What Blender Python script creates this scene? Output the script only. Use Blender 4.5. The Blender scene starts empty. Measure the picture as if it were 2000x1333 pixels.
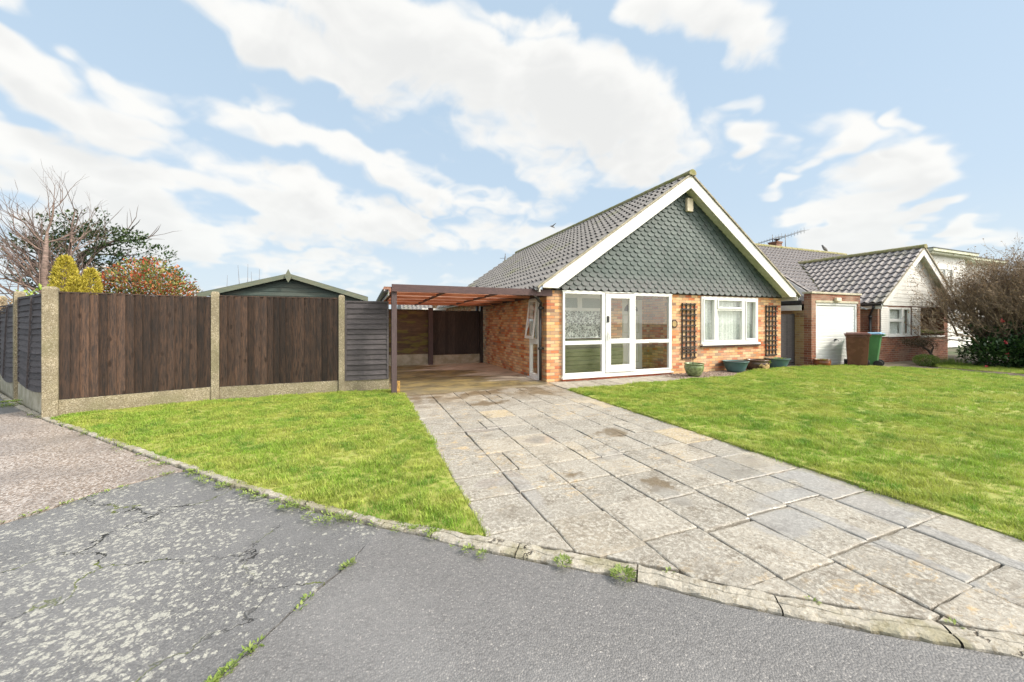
import bpy, bmesh, math, random
from mathutils import Vector, Matrix, noise as mnoise
R = math.radians
scene = bpy.context.scene
col = scene.collection
random.seed(7)
YAW = R(21.54)

# ---------------------------------------------------------------- mesh helpers
class MB:
    def __init__(s): s.v = []; s.f = []; s.sm = []
    def add(s, vs, fs, smooth=False):
        b = len(s.v); s.v += [tuple(p) for p in vs]
        for f in fs: s.f.append(tuple(b + i for i in f)); s.sm.append(smooth)
        return s
    def box(s, x0, x1, y0, y1, z0, z1):
        vs = [(x, y, z) for z in (z0, z1) for y in (y0, y1) for x in (x0, x1)]
        return s.add(vs, [(0,2,3,1),(4,5,7,6),(0,1,5,4),(2,6,7,3),(0,4,6,2),(1,3,7,5)])
    def obox(s, M, sx, sy, sz):
        vs = [M @ Vector((x*sx/2, y*sy/2, z*sz/2)) for z in (-1,1) for y in (-1,1) for x in (-1,1)]
        return s.add(vs, [(0,2,3,1),(4,5,7,6),(0,1,5,4),(2,6,7,3),(0,4,6,2),(1,3,7,5)])
    def prism(s, base, vec):
        n = len(base); vec = Vector(vec)
        vs = [Vector(p) for p in base] + [Vector(p)+vec for p in base]
        fs = [tuple(range(n))[::-1], tuple(range(n, 2*n))] + [(i, (i+1)%n, n+(i+1)%n, n+i) for i in range(n)]
        return s.add(vs, fs)
    def beam(s, a, b, w, h, up=(0,0,1)):
        a, b = Vector(a), Vector(b); d = (b-a).normalized(); x = d.cross(Vector(up)).normalized(); z = x.cross(d)
        M = Matrix((x, d, z)).transposed().to_4x4(); M.translation = (a+b)/2
        return s.obox(M, w, (b-a).length, h)
    def tube(s, pts, rad, n=8, cap=True, smooth=True):
        pts = [Vector(p) for p in pts]
        if not isinstance(rad, (list, tuple)): rad = [rad]*len(pts)
        vs = []; ref = None
        for i, p in enumerate(pts):
            d = (pts[min(i+1, len(pts)-1)] - pts[max(i-1, 0)])
            if d.length < 1e-9: d = Vector((0,0,1))
            d.normalize()
            if ref is None:
                ref = d.orthogonal().normalized()
            x = (ref - d*ref.dot(d))
            x = x.normalized() if x.length > 1e-6 else d.orthogonal().normalized()
            ref = x; y = d.cross(x)
            for k in range(n):
                a = 2*math.pi*k/n; vs.append(p + (x*math.cos(a)+y*math.sin(a))*rad[i])
        fs = [(i*n+k, i*n+(k+1)%n, (i+1)*n+(k+1)%n, (i+1)*n+k) for i in range(len(pts)-1) for k in range(n)]
        s.add(vs, fs, smooth)
        if cap and n > 2:
            m = len(s.v) - len(vs)
            s.f.append(tuple(m+k for k in range(n))[::-1]); s.sm.append(False)
            s.f.append(tuple(m+(len(pts)-1)*n+k for k in range(n))); s.sm.append(False)
        return s
    def lathe(s, prof, c, n=28, smooth=True):
        vs = []
        for (r, z) in prof:
            for k in range(n):
                a = 2*math.pi*k/n; vs.append((c[0]+r*math.cos(a), c[1]+r*math.sin(a), c[2]+z))
        m = len(prof)
        fs = [(i*n+k, i*n+(k+1)%n, (i+1)*n+(k+1)%n, (i+1)*n+k) for i in range(m-1) for k in range(n)]
        return s.add(vs, fs, smooth)

def wloc(p):
    l = Vector((0,0,0))
    while p is not None: l += p.location; p = p.parent
    return l
def build(name, mb, m, parent=None, bevel=0, label=None, local=False):
    me = bpy.data.meshes.new(name)
    off = Vector((0,0,0)) if (local or parent is None) else wloc(parent)
    me.from_pydata([(x-off.x, y-off.y, z-off.z) for x, y, z in mb.v], [], mb.f)
    me.polygons.foreach_set('use_smooth', mb.sm)
    me.materials.append(m); me.update()
    o = bpy.data.objects.new(name, me); col.objects.link(o); o.parent = parent
    if bevel:
        b = o.modifiers.new('bevel', 'BEVEL'); b.width = bevel; b.segments = 2; b.limit_method = 'ANGLE'
    if label: o['label'] = label
    return o
def tag(o, label=None, cat=None, group=None, kind=None):
    if label: o['label'] = label
    if cat: o['category'] = cat
    if group: o['group'] = group
    if kind: o['kind'] = kind
    return o
def thing(name, loc, label, cat, group=None):
    o = bpy.data.objects.new(name, None); col.objects.link(o); o.location = loc; o.empty_display_size = .2
    return tag(o, label, cat, group)
def copy_tree(o, loc, rz=0, label=None, parent=None):
    c = o.copy(); col.objects.link(c); c.parent = parent
    if parent is None:
        c.location = loc; c.rotation_euler.z = rz
        if label: c['label'] = label
    for ch in list(o.children): copy_tree(ch, None, parent=c)
    return c

# ---------------------------------------------------------------- node helpers
class NT:
    def __init__(s, t): s.t = t
    def n(s, typ, **kw):
        nd = s.t.nodes.new(typ)
        for k, v in kw.items():
            if k == 'inp':
                for a, b in v.items():
                    if hasattr(b, 'is_output'): s.t.links.new(b, nd.inputs[a])
                    else: nd.inputs[a].default_value = b
            else: setattr(nd, k, v)
        return nd
    def m(s, op, a, b=0.0, c=None, clamp=False):
        nd = s.n('ShaderNodeMath', operation=op); nd.use_clamp = clamp
        for i, x in enumerate((a, b, c)):
            if x is None: continue
            if hasattr(x, 'is_output'): s.t.links.new(x, nd.inputs[i])
            else: nd.inputs[i].default_value = x
        return nd.outputs[0]
    def vm(s, op, a, b=None, sc=None):
        nd = s.n('ShaderNodeVectorMath', operation=op)
        for i, x in enumerate((a, b)):
            if x is None: continue
            if hasattr(x, 'is_output'): s.t.links.new(x, nd.inputs[i])
            else: nd.inputs[i].default_value = x
        if sc is not None: nd.inputs['Scale'].default_value = sc
        return nd.outputs['Value'] if op in ('LENGTH','DOT_PRODUCT','DISTANCE') else nd.outputs[0]
    def mix(s, f, a, b, blend='MIX'):
        nd = s.n('ShaderNodeMix', data_type='RGBA', blend_type=blend); nd.clamp_factor = True
        for i, x in ((0, f), (6, a), (7, b)):
            if hasattr(x, 'is_output'): s.t.links.new(x, nd.inputs[i])
            elif i == 0: nd.inputs[0].default_value = x
            else: nd.inputs[i].default_value = (*x[:3], 1)
        return nd.outputs[2]
    def noise(s, vec, scale, detail=3, rough=.5, dist=0.0, out='Fac'):
        nd = s.n('ShaderNodeTexNoise', inp={'Scale': scale, 'Detail': detail, 'Roughness': rough, 'Distortion': dist})
        if vec is not None: s.t.links.new(vec, nd.inputs['Vector'])
        return nd.outputs[out]
    def step(s, x, a, b, lo=0.0, hi=1.0):
        nd = s.n('ShaderNodeMapRange', interpolation_type='SMOOTHSTEP')
        s.t.links.new(x, nd.inputs[0])
        for i, v in enumerate((a, b, lo, hi)): nd.inputs[i+1].default_value = v
        return nd.outputs[0]
    def ramp(s, x, stops):
        nd = s.n('ShaderNodeValToRGB'); s.t.links.new(x, nd.inputs[0]); e = nd.color_ramp.elements
        while len(e) < len(stops): e.new(.5)
        for i, (p, c) in enumerate(stops): e[i].position = p; e[i].color = (*c, 1)
        return nd.outputs[0]
def newmat(name):
    m = bpy.data.materials.new(name); m.use_nodes = True; nt = NT(m.node_tree)
    bs = m.node_tree.nodes['Principled BSDF']
    return m, nt, bs
def pos(nt): return nt.n('ShaderNodeNewGeometry').outputs['Position']
def setb(nt, bs, **kw):
    names = {'c':'Base Color','r':'Roughness','s':'Specular IOR Level','n':'Normal','me':'Metallic'}
    for k, v in kw.items():
        k = names[k]
        if hasattr(v, 'is_output'): nt.t.links.new(v, bs.inputs[k])
        elif k == 'Base Color': bs.inputs[k].default_value = (*v, 1)
        else: bs.inputs[k].default_value = v
def bump(nt, h, st, dist=.01, nrm=None):
    b = nt.n('ShaderNodeBump', inp={'Strength': st, 'Distance': dist, 'Height': h})
    if nrm: nt.t.links.new(nrm, b.inputs['Normal'])
    return b.outputs[0]
def mixc(a, b, t): return tuple(a[i]*(1-t)+b[i]*t for i in range(3))
def simple(name, c1, c2=None, scale=6, rough=.7, spec=.4, isl=0.0, bmp=.15, bscale=60, stretch=(1,1,1), metal=0, lo=.35, hi=.65):
    m, nt, bs = newmat(name); c2 = c2 or mixc(c1, (0,0,0), .25)
    p = nt.vm('MULTIPLY', pos(nt), stretch)
    c = nt.mix(nt.step(nt.noise(p, scale, 5, .6), lo, hi), c1, c2)
    if isl:
        r = nt.n('ShaderNodeNewGeometry').outputs['Random Per Island']
        v = nt.m('ADD', nt.m('MULTIPLY', r, 2*isl), 1-isl)
        c = nt.vm('SCALE', c); nt.t.links.new(v, c.node.inputs['Scale'])
    setb(nt, bs, c=c, r=rough, s=spec, me=metal)
    if bmp: setb(nt, bs, n=bump(nt, nt.noise(p, bscale, 4, .6), bmp))
    return m
def brick(name, stops, mortar, rough=.85, tint=None, off=0.0):
    m, nt, bs = newmat(name); P = pos(nt)
    sp = nt.n('ShaderNodeSeparateXYZ', inp={0: P}).outputs
    wob = nt.noise(P, 14, 2)
    u = nt.m('ADD', nt.m('ADD', sp[0], sp[1]), nt.m('MULTIPLY', wob, .012))
    z = nt.m('ADD', sp[2], nt.m('ADD', nt.m('MULTIPLY', nt.noise(P, 9, 2), .008), off))
    cv = nt.n('ShaderNodeCombineXYZ', inp={0: u, 1: z}).outputs[0]
    b = nt.n('ShaderNodeTexBrick', inp={'Vector': cv, 'Color1': (0,0,0,1), 'Color2': (1,1,1,1), 'Mortar': (.5,.5,.5,1), 'Scale': 1.0, 'Mortar Size': .006, 'Mortar Smooth': .25, 'Bias': 0.0, 'Brick Width': .225, 'Row Height': .0745})
    c = nt.ramp(b.outputs['Color'], stops)
    n1 = nt.noise(P, 40, 4, .7)
    c = nt.mix(nt.step(n1, .5, .75, 0, .35), c, (.12,.08,.05))
    c = nt.mix(nt.step(nt.noise(P, 1.3, 3), .45, .7, 0, .25), c, (.75,.6,.45))
    mo = nt.mix(nt.noise(P, 5, 3), mortar, mixc(mortar, (0,0,0), .45))
    fac = nt.m('MULTIPLY', b.outputs['Fac'], nt.step(nt.noise(P, 30, 2), .2, .5, .6, 1))
    c = nt.mix(fac, c, mo)
    if tint: c = nt.mix(nt.step(nt.noise(P, tint[1], 3), .4, .65, 0, tint[2]), c, tint[0])
    h = nt.m('SUBTRACT', nt.m('MULTIPLY', nt.noise(P, 90, 4, .7), .35), b.outputs['Fac'])
    setb(nt, bs, c=c, r=rough, s=.3, n=bump(nt, h, .7, .008))
    return m

M = {}
M['brick'] = brick('house_brick', [(0,(.42,.11,.045)),(.16,(.56,.19,.07)),(.3,(.60,.30,.12)),(.45,(.70,.48,.25)),(.6,(.62,.36,.17)),(.75,(.48,.18,.08)),(.88,(.66,.43,.24)),(1,(.22,.13,.09))], (.33,.27,.21))
M['brick_old'] = brick('weathered_yellow_brick', [(0,(.24,.13,.06)),(.4,(.32,.22,.10)),(.8,(.30,.20,.10)),(1,(.18,.11,.07))], (.42,.36,.25))
M['brick_dark'] = brick('brown_brick', [(0,(.16,.055,.035)),(.3,(.22,.08,.05)),(.6,(.20,.09,.055)),(.8,(.30,.11,.06)),(1,(.13,.06,.045))], (.40,.33,.25))
M['brick_red'] = brick('red_plinth_brick', [(0,(.42,.09,.04)),(.5,(.52,.13,.06)),(1,(.36,.09,.05))], (.30,.18,.12))
M['white'] = simple('white_upvc', (.76,.76,.74), (.68,.68,.65), 1.5, .35, .5, bmp=.02)
M['white_paint'] = simple('white_painted_board', (.75,.74,.71), (.67,.655,.62), 3, .55, .4, bmp=.06)
M['soffit'] = simple('cream_soffit', (.62,.63,.50), (.48,.50,.36), 4, .6)
M['cream'] = simple('cream_plastic', (.75,.66,.50), (.66,.57,.42), 5, .5)
M['black'] = simple('black_plastic', (.018,.018,.02), (.03,.03,.03), 5, .3, .5, bmp=.02)
M['grey_metal'] = simple('worn_grey_gutter', (.42,.44,.45), (.10,.11,.12), 9, .3, .6, bmp=.05, metal=.4)
M['alu'] = simple('aerial_metal', (.10,.10,.11), (.2,.2,.2), 9, .4, .5, metal=.5, bmp=0)
M['wood_dark'] = None
def wood(name, c1, c2, c3, axis='z', isl=.35, knots=True, rough=.75, moss=None):
    m, nt, bs = newmat(name); P = pos(nt)
    rnd = nt.n('ShaderNodeNewGeometry').outputs['Random Per Island']
    off = nt.n('ShaderNodeCombineXYZ', inp={0: nt.m('MULTIPLY', rnd, 37.0), 1: nt.m('MULTIPLY', rnd, 17.0), 2: nt.m('MULTIPLY', rnd, 53.0)}).outputs[0]
    q = nt.vm('ADD', P, off)
    st = (1,1,.07) if axis == 'z' else (.07,.07,1)
    g = nt.noise(nt.vm('MULTIPLY', q, st), 70, 7, .7, .8)
    big = nt.noise(nt.vm('MULTIPLY', q, (1,1,.35) if axis=='z' else (.35,.35,1)), 4, 3, .6)
    c = nt.mix(nt.step(g, .40, .60), c1, c2)
    c = nt.mix(nt.step(big, .45, .62, 0, .4), c, c3)
    v = nt.m('ADD', nt.m('MULTIPLY', rnd, 2*isl), 1-isl)
    c = nt.vm('SCALE', c); nt.t.links.new(v, c.node.inputs['Scale'])
    if knots:
        vo = nt.n('ShaderNodeTexVoronoi', inp={'Vector': nt.vm('MULTIPLY', q, (3,3,1.3)), 'Scale': 2.5, 'Randomness': 1.0}).outputs['Distance']
        k = nt.step(nt.m('ADD', vo, nt.m('MULTIPLY', nt.noise(q, 25, 3), .16)), .19, .30, .85, 0)
        c = nt.mix(k, c, mixc(c1, (0,0,0), .75))
    if moss:
        k = nt.m('MULTIPLY', nt.step(nt.noise(nt.vm('MULTIPLY', P, (1,1,4)), 2.5, 3), .48, .6), moss[1])
        c = nt.mix(k, c, moss[0])
    setb(nt, bs, c=c, r=rough, s=.35, n=bump(nt, g, .5, .006))
    return m
M['board'] = wood('dark_stained_board', (.082,.047,.031), (.028,.020,.017), (.018,.016,.016), isl=.55)
M['lap'] = wood('grey_black_lap_board', (.085,.075,.078), (.052,.046,.050), (.064,.056,.058), axis='x', isl=.22, knots=False)
M['lap_brown'] = wood('brown_lap_board', (.13,.085,.05), (.07,.048,.034), (.08,.056,.04), axis='x', isl=.2, knots=False, moss=((.20,.20,.03), .45))
M['board_black'] = wood('black_stained_board', (.060,.046,.040), (.028,.023,.022), (.034,.028,.027), isl=.3, knots=False)
M['trim'] = wood('purple_brown_timber', (.105,.060,.058), (.065,.040,.042), (.085,.050,.045), axis='x', isl=.1, knots=False, rough=.6)
M['trim_v'] = wood('purple_brown_post', (.095,.066,.066), (.065,.045,.048), (.075,.055,.055), isl=.1, knots=False, rough=.6)
M['green_board'] = wood('green_shed_board', (.060,.085,.075), (.045,.060,.055), (.085,.085,.070), axis='x', isl=.15, knots=False)
M['green_trim'] = wood('weathered_green_trim', (.12,.145,.11), (.17,.17,.12), (.09,.12,.10), axis='x', isl=.1, knots=False)
M['rot'] = simple('bare_yellow_timber', (.45,.27,.07), (.20,.11,.04), 18, .8)
M['sheet'] = simple('orange_brown_corrugated', (.40,.16,.09), (.52,.25,.15), 5, .5, stretch=(.4,1,1), bmp=.05)
def sheetm():
    m, nt, bs = newmat('translucent_corrugated_sheet'); P = pos(nt); t = m.node_tree
    c = nt.mix(nt.step(nt.noise(nt.vm('MULTIPLY', P, (.4,1,1)), 5, 4), .35, .65), (.44,.21,.14), (.54,.31,.22))
    setb(nt, bs, c=c, r=.5); tl = nt.n('ShaderNodeBsdfTranslucent', inp={0: c})
    mx = nt.n('ShaderNodeMixShader', inp={0: .62, 1: bs.outputs[0], 2: tl.outputs[0]}).outputs[0]
    t.links.new(mx, t.nodes['Material Output'].inputs[0]); return m
M['sheet_t'] = sheetm()
M['trellis'] = wood('trellis_lath', (.055,.040,.032), (.035,.026,.022), (.04,.03,.025), isl=.25, knots=False)
def aggregate(name, base, dark, light, green=None, scale=110, rough=.9):
    m, nt, bs = newmat(name); P = pos(nt)
    v = nt.n('ShaderNodeTexVoronoi', inp={'Vector': P, 'Scale': scale})
    rr = nt.n('ShaderNodeSeparateColor', inp={0: v.outputs['Color']}).outputs[0]
    c = nt.ramp(rr, [(0, dark), (.35, base), (.75, base), (1, light)])
    c = nt.mix(nt.step(nt.noise(P, 3.5, 5, .65), .4, .65, 0, .55), c, mixc(base, (0,0,0), .45))
    if green: c = nt.mix(nt.step(nt.noise(P, 2.2, 4), .45, .65, 0, green[1]), c, green[0])
    c = nt.mix(nt.step(nt.noise(P, 28, 4, .7), .58, .68, 0, .6), c, mixc(light, (0,0,0), .1))
    h = nt.m('ADD', nt.m('MULTIPLY', v.outputs['Distance'], -.8), nt.noise(P, 160, 3))
    setb(nt, bs, c=c, r=rough, s=.3, n=bump(nt, h, .6, .006))
    return m
M['concrete'] = aggregate('exposed_aggregate_concrete', (.265,.225,.15), (.13,.11,.07), (.50,.45,.35), ((.16,.15,.08), .45))
M['concrete_pale'] = simple('pale_concrete', (.42,.39,.31), (.28,.26,.19), 5, .85, bmp=.3, bscale=90)
M['coping'] = simple('weathered_coping', (.52,.47,.36), (.38,.36,.26), 7, .8)

def slabmat():
    m, nt, bs = newmat('lichen_flagstone'); P = pos(nt)
    rnd = nt.n('ShaderNodeNewGeometry').outputs['Random Per Island']
    base = nt.ramp(rnd, [(0,(.25,.228,.195)),(.4,(.285,.26,.222)),(.80,(.32,.29,.245)),(.90,(.36,.31,.24)),(.95,(.42,.33,.20)),(1,(.27,.245,.208))])
    sp = nt.n('ShaderNodeSeparateXYZ', inp={0: P}).outputs
    warp = nt.vm('ADD', P, nt.vm('SCALE', nt.noise(P, 5, 3, out='Color'), None, .35))
    # stone face relief and buff iron stains
    strata = nt.noise(nt.vm('MULTIPLY', warp, (1,2.4,1)), 7, 5, .6)
    c = nt.mix(nt.m('MULTIPLY', nt.step(strata, .52, .68, 0, .75), nt.step(nt.noise(nt.vm('ADD', P, (5,2,0)), .9, 3), .46, .62)), base, (.50,.34,.15))
    c = nt.mix(nt.step(nt.noise(P, 2.1, 4, .6), .5, .66, 0, .55), c, (.185,.165,.135))
    c = nt.mix(nt.m('MULTIPLY', nt.step(nt.noise(nt.vm('ADD', P, (2,8,0)), 5.5, 6, .7), .50, .64), .75), c, (.15,.125,.095))
    # pale lichen speckle, dark pits
    li = nt.noise(P, 34, 6, .8)
    vo = nt.n('ShaderNodeTexVoronoi', inp={'Vector': nt.vm('ADD', P, nt.vm('SCALE', nt.noise(P, 40, 2, out='Color'), None, .02)), 'Scale': 36.0}).outputs['Distance']
    lim = nt.m('MULTIPLY', nt.step(li, .46, .6), nt.step(nt.noise(P, 4.5, 3), .3, .6, .45, 1))
    c = nt.mix(nt.m('MULTIPLY', lim, .7), c, (.53,.505,.45))
    c = nt.mix(nt.step(nt.noise(P, 62, 4, .8), .54, .64, 0, .7), c, (.13,.11,.085))
    c = nt.mix(nt.m('MULTIPLY', nt.step(vo, .0, .3, 1, 0), .30), c, (.55,.51,.44))
    # grime next to the joints near the carport: dark damp brown stain
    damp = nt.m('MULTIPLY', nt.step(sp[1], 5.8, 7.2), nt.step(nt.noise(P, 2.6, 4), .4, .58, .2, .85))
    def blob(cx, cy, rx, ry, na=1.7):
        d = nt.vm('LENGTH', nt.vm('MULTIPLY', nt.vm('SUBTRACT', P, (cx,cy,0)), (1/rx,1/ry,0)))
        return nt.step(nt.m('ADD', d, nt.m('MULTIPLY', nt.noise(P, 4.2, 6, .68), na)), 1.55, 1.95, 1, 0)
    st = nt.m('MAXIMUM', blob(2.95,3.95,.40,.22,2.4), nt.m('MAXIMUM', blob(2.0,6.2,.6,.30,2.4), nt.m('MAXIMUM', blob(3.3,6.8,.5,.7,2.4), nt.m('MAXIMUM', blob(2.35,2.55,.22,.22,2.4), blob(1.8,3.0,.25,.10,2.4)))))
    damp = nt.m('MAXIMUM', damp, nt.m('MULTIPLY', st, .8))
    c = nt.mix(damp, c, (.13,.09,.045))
    wet = blob(1.25,2.95,.10,.55)
    for b in ((3.35,2.6,.55,.32),(2.75,1.75,.30,.22),(3.75,1.9,.35,.5),(2.4,3.3,.22,.12),(1.5,4.7,.3,.12),(1.05,3.1,.22,.10),(3.55,2.35,.35,.25),(3.2,2.0,.55,.10),(3.5,1.5,.10,.8),(3.05,1.45,.08,.6),(1.95,4.05,.28,.14),(2.3,2.35,.10,.22)):
        wet = nt.m('MAXIMUM', wet, blob(*b))
    wetf = nt.m('MULTIPLY', wet, .95)
    c = nt.mix(nt.m('MULTIPLY', wetf, .45), c, (.27,.26,.25))
    h = nt.m('ADD', nt.m('MULTIPLY', strata, .9), nt.m('MULTIPLY', li, .5))
    h = nt.m('ADD', h, nt.m('MULTIPLY', nt.noise(P, 150, 3, .7), .25))
    r = nt.m('SUBTRACT', nt.m('SUBTRACT', .74, nt.m('MULTIPLY', damp, .3)), nt.m('MULTIPLY', wetf, .70), clamp=True)
    bst = nt.m('MULTIPLY', nt.m('SUBTRACT', 1.0, wetf, clamp=True), .55)
    b = nt.n('ShaderNodeBump', inp={'Strength': bst, 'Distance': .02, 'Height': h}).outputs[0]
    setb(nt, bs, c=c, r=r, s=.45, n=b)
    return m
M['slab'] = slabmat()
def tarmac(name, base, chips, light, red=None, lichen=False, rough=.6, cs=120):
    m, nt, bs = newmat(name); P = pos(nt)
    v = nt.n('ShaderNodeTexVoronoi', inp={'Vector': P, 'Scale': float(cs)})
    sc = nt.n('ShaderNodeSeparateColor', inp={0: v.outputs['Color']}).outputs
    c = nt.ramp(sc[0], [(0, mixc(base,(0,0,0),.4)), (.15, mixc(base,(0,0,0),.12)), (.45, base), (.85, chips), (1, mixc(chips, light, .35))])
    c = nt.mix(nt.step(v.outputs['Distance'], .3, .75, 0, .6), c, mixc(base,(0,0,0),.35))
    v2 = nt.n('ShaderNodeTexVoronoi', inp={'Vector': nt.vm('ADD', P, (3,7,1)), 'Scale': 48.0})
    s2 = nt.n('ShaderNodeSeparateColor', inp={0: v2.outputs['Color']}).outputs
    pick = nt.m('MULTIPLY', nt.step(s2[1], .92, .94), nt.step(v2.outputs['Distance'], .12, .28, 1, 0))
    c = nt.mix(nt.m('MULTIPLY', pick, .6), c, light)
    pick2 = nt.m('MULTIPLY', nt.step(s2[2], .92, .95), nt.step(v2.outputs['Distance'], .2, .35, 1, 0))
    c = nt.mix(nt.m('MULTIPLY', pick2, .6), c, mixc(base,(0,0,0),.6))
    patch = nt.noise(P, .9, 4, .55)
    c = nt.mix(nt.step(patch, .4, .65, 0, .3), c, mixc(base,(.5,.5,.5),.25))
    hgt = nt.m('MULTIPLY', v.outputs['Distance'], -1.0)
    if red: c = nt.mix(nt.step(nt.noise(P, 1.2, 3), .35, .6, .4, .9), c, nt.ramp(sc[1], [(0,mixc(red,(0,0,0),.55)),(.5,red),(1,mixc(red,(1,1,1),.35))]))
    if lichen:
        w = nt.vm('ADD', P, nt.vm('SCALE', nt.noise(P, 26, 5, .7, out='Color'), None, .07))
        l1 = nt.n('ShaderNodeTexVoronoi', inp={'Vector': w, 'Scale': 29.0})
        l1c = nt.n('ShaderNodeSeparateColor', inp={0: l1.outputs['Color']}).outputs[0]
        dens = nt.noise(P, 1.1, 4, .6)
        sz = nt.m('ADD', nt.m('MULTIPLY', l1c, .42), nt.step(dens, .30, .60, -.18, .20))
        a = nt.m('MULTIPLY', nt.m('SUBTRACT', sz, l1.outputs['Distance']), 9.0, clamp=True)
        l2 = nt.n('ShaderNodeTexVoronoi', inp={'Vector': w, 'Scale': 55.0})
        l2c = nt.n('ShaderNodeSeparateColor', inp={0: l2.outputs['Color']}).outputs[0]
        b2 = nt.m('MULTIPLY', nt.m('SUBTRACT', nt.m('ADD', nt.m('MULTIPLY', l2c, .35), nt.step(dens, .35, .65, -.15, .22)), l2.outputs['Distance']), 7.0, clamp=True)
        fine = nt.step(nt.noise(P, 130, 3, .7), .38, .55, .35, 1)
        a = nt.m('MULTIPLY', nt.m('MAXIMUM', a, nt.m('MULTIPLY', b2, .7)), fine)
        c = nt.mix(nt.m('MULTIPLY', a, .85), c, nt.mix(l1c, (.53,.515,.45), (.42,.41,.36)))
        wc = nt.vm('ADD', P, nt.vm('SCALE', nt.noise(P, 2.2, 5, .65, out='Color'), None, .7))
        e = nt.n('ShaderNodeTexVoronoi', feature='DISTANCE_TO_EDGE', inp={'Vector': wc, 'Scale': 1.15}).outputs['Distance']
        cr = nt.m('MULTIPLY', nt.step(e, .003, .012, 1, 0), nt.step(nt.noise(P, .7, 3), .40, .5))
        mossc = nt.mix(nt.step(nt.noise(P, 3.0, 3), .5, .58), (.015,.014,.012), (.10,.12,.02))
        c = nt.mix(cr, c, mossc)
        hgt = nt.m('SUBTRACT', hgt, nt.m('MULTIPLY', cr, 3.0))
    wet = nt.step(nt.noise(P, .55, 4), .42, .62)
    setb(nt, bs, c=c, r=nt.m('SUBTRACT', rough, nt.m('MULTIPLY', wet, .16)), s=.5, n=bump(nt, hgt, .5, .006))
    return m
M['road'] = tarmac('wet_grey_tarmac', (.165,.160,.160), (.190,.184,.182), (.46,.43,.40))
M['old_tar'] = tarmac('lichen_spotted_tarmac', (.150,.147,.148), (.175,.171,.17), (.28,.27,.26), lichen=True, rough=.55)
M['red_tar'] = tarmac('pinkish_chip_tarmac', (.19,.165,.155), (.27,.23,.20), (.50,.44,.39), red=(.30,.235,.19), rough=.55, cs=75)
def kerbm():
    m, nt, bs = newmat('weathered_kerb_concrete'); P = pos(nt)
    rnd = nt.n('ShaderNodeNewGeometry').outputs['Random Per Island']
    c = nt.mix(rnd, (.42,.385,.325), (.31,.285,.24))
    c = nt.mix(nt.step(nt.noise(P, 25, 5, .75), .5, .62, 0, .8), c, (.22,.19,.14))
    c = nt.mix(nt.step(nt.noise(P, 60, 3, .7), .55, .65, 0, .6), c, (.56,.52,.44))
    c = nt.mix(nt.step(nt.noise(P, 3, 4), .5, .62, 0, .5), c, (.22,.20,.10))
    wc = nt.vm('ADD', P, nt.vm('SCALE', nt.noise(P, 6, 4, .65, out='Color'), None, .25))
    e = nt.n('ShaderNodeTexVoronoi', feature='DISTANCE_TO_EDGE', inp={'Vector': wc, 'Scale': 3.2}).outputs['Distance']
    cr = nt.m('MULTIPLY', nt.step(e, .004, .02, 1, 0), nt.step(nt.noise(P, 2, 3), .5, .56))
    c = nt.mix(cr, c, (.05,.04,.03))
    setb(nt, bs, c=c, r=.85, s=.3, n=bump(nt, nt.m('SUBTRACT', nt.noise(P, 40, 5, .7), cr), .9, .012))
    return m
M['kerb'] = kerbm()
def forecourt():
    m, nt, bs = newmat('algae_stained_concrete'); P = pos(nt)
    c = nt.mix(nt.noise(P, 3, 4), (.58,.53,.45), (.48,.44,.36))
    sp = nt.n('ShaderNodeSeparateXYZ', inp={0: P}).outputs
    band = nt.noise(nt.vm('MULTIPLY', P, (.45,1.0,1)), 1.1, 5, .6)
    grad = nt.m('ADD', nt.m('MULTIPLY', sp[0], -.11), nt.m('MULTIPLY', sp[1], -.045))
    k = nt.step(nt.m('ADD', band, grad), -.33, -.17)
    c = nt.mix(nt.m('MULTIPLY', k, .9), c, nt.mix(nt.step(nt.noise(P, 2.5, 3), .4, .6), (.22,.165,.05), (.12,.095,.035)))
    k2 = nt.m('MULTIPLY', nt.step(nt.noise(nt.vm('MULTIPLY', P, (.5,1.2,1)), 2.4, 5, .65, .8), .5, .62), nt.step(sp[1], 8.0, 10.5, .8, .3))
    c = nt.mix(k2, c, (.07,.055,.03))
    c = nt.mix(nt.m('MULTIPLY', nt.step(sp[1], 8.1, 7.4), nt.step(nt.noise(P, 22, 4, .7), .42, .6, .3, .85)), c, (.20,.17,.12))
    setb(nt, bs, c=c, r=nt.step(nt.noise(P, 1.1, 3), .4, .6, .35, .7), s=.45, n=bump(nt, nt.noise(P, 70, 4, .7), .25, .006))
    return m
M['forecourt'] = forecourt()
M['soil'] = simple('dark_soil', (.045,.033,.022), (.025,.018,.012), 12, .9, bmp=.6)
M['joint'] = simple('mortar_bed', (.09,.075,.055), (.17,.15,.115), 8, .8, bmp=.6, bscale=80)
M['far_ground'] = simple('distant_gardens', (.06,.08,.03), (.10,.09,.06), .3, .9, bmp=0)
M['path'] = simple('brown_garden_flags', (.15,.115,.085), (.09,.07,.05), 4, .6, isl=.3, bmp=.4)
M['path_pale'] = simple('pale_porch_flags', (.36,.33,.28), (.24,.21,.17), 9, .75, isl=.2, bmp=.4)
M['apron'] = simple('drive_apron_concrete', (.30,.25,.18), (.20,.16,.11), 4, .7, bmp=.3)
M['gravel'] = simple('pink_gravel', (.42,.33,.27), (.28,.22,.18), 60, .8, isl=.45, bmp=.2)
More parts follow.
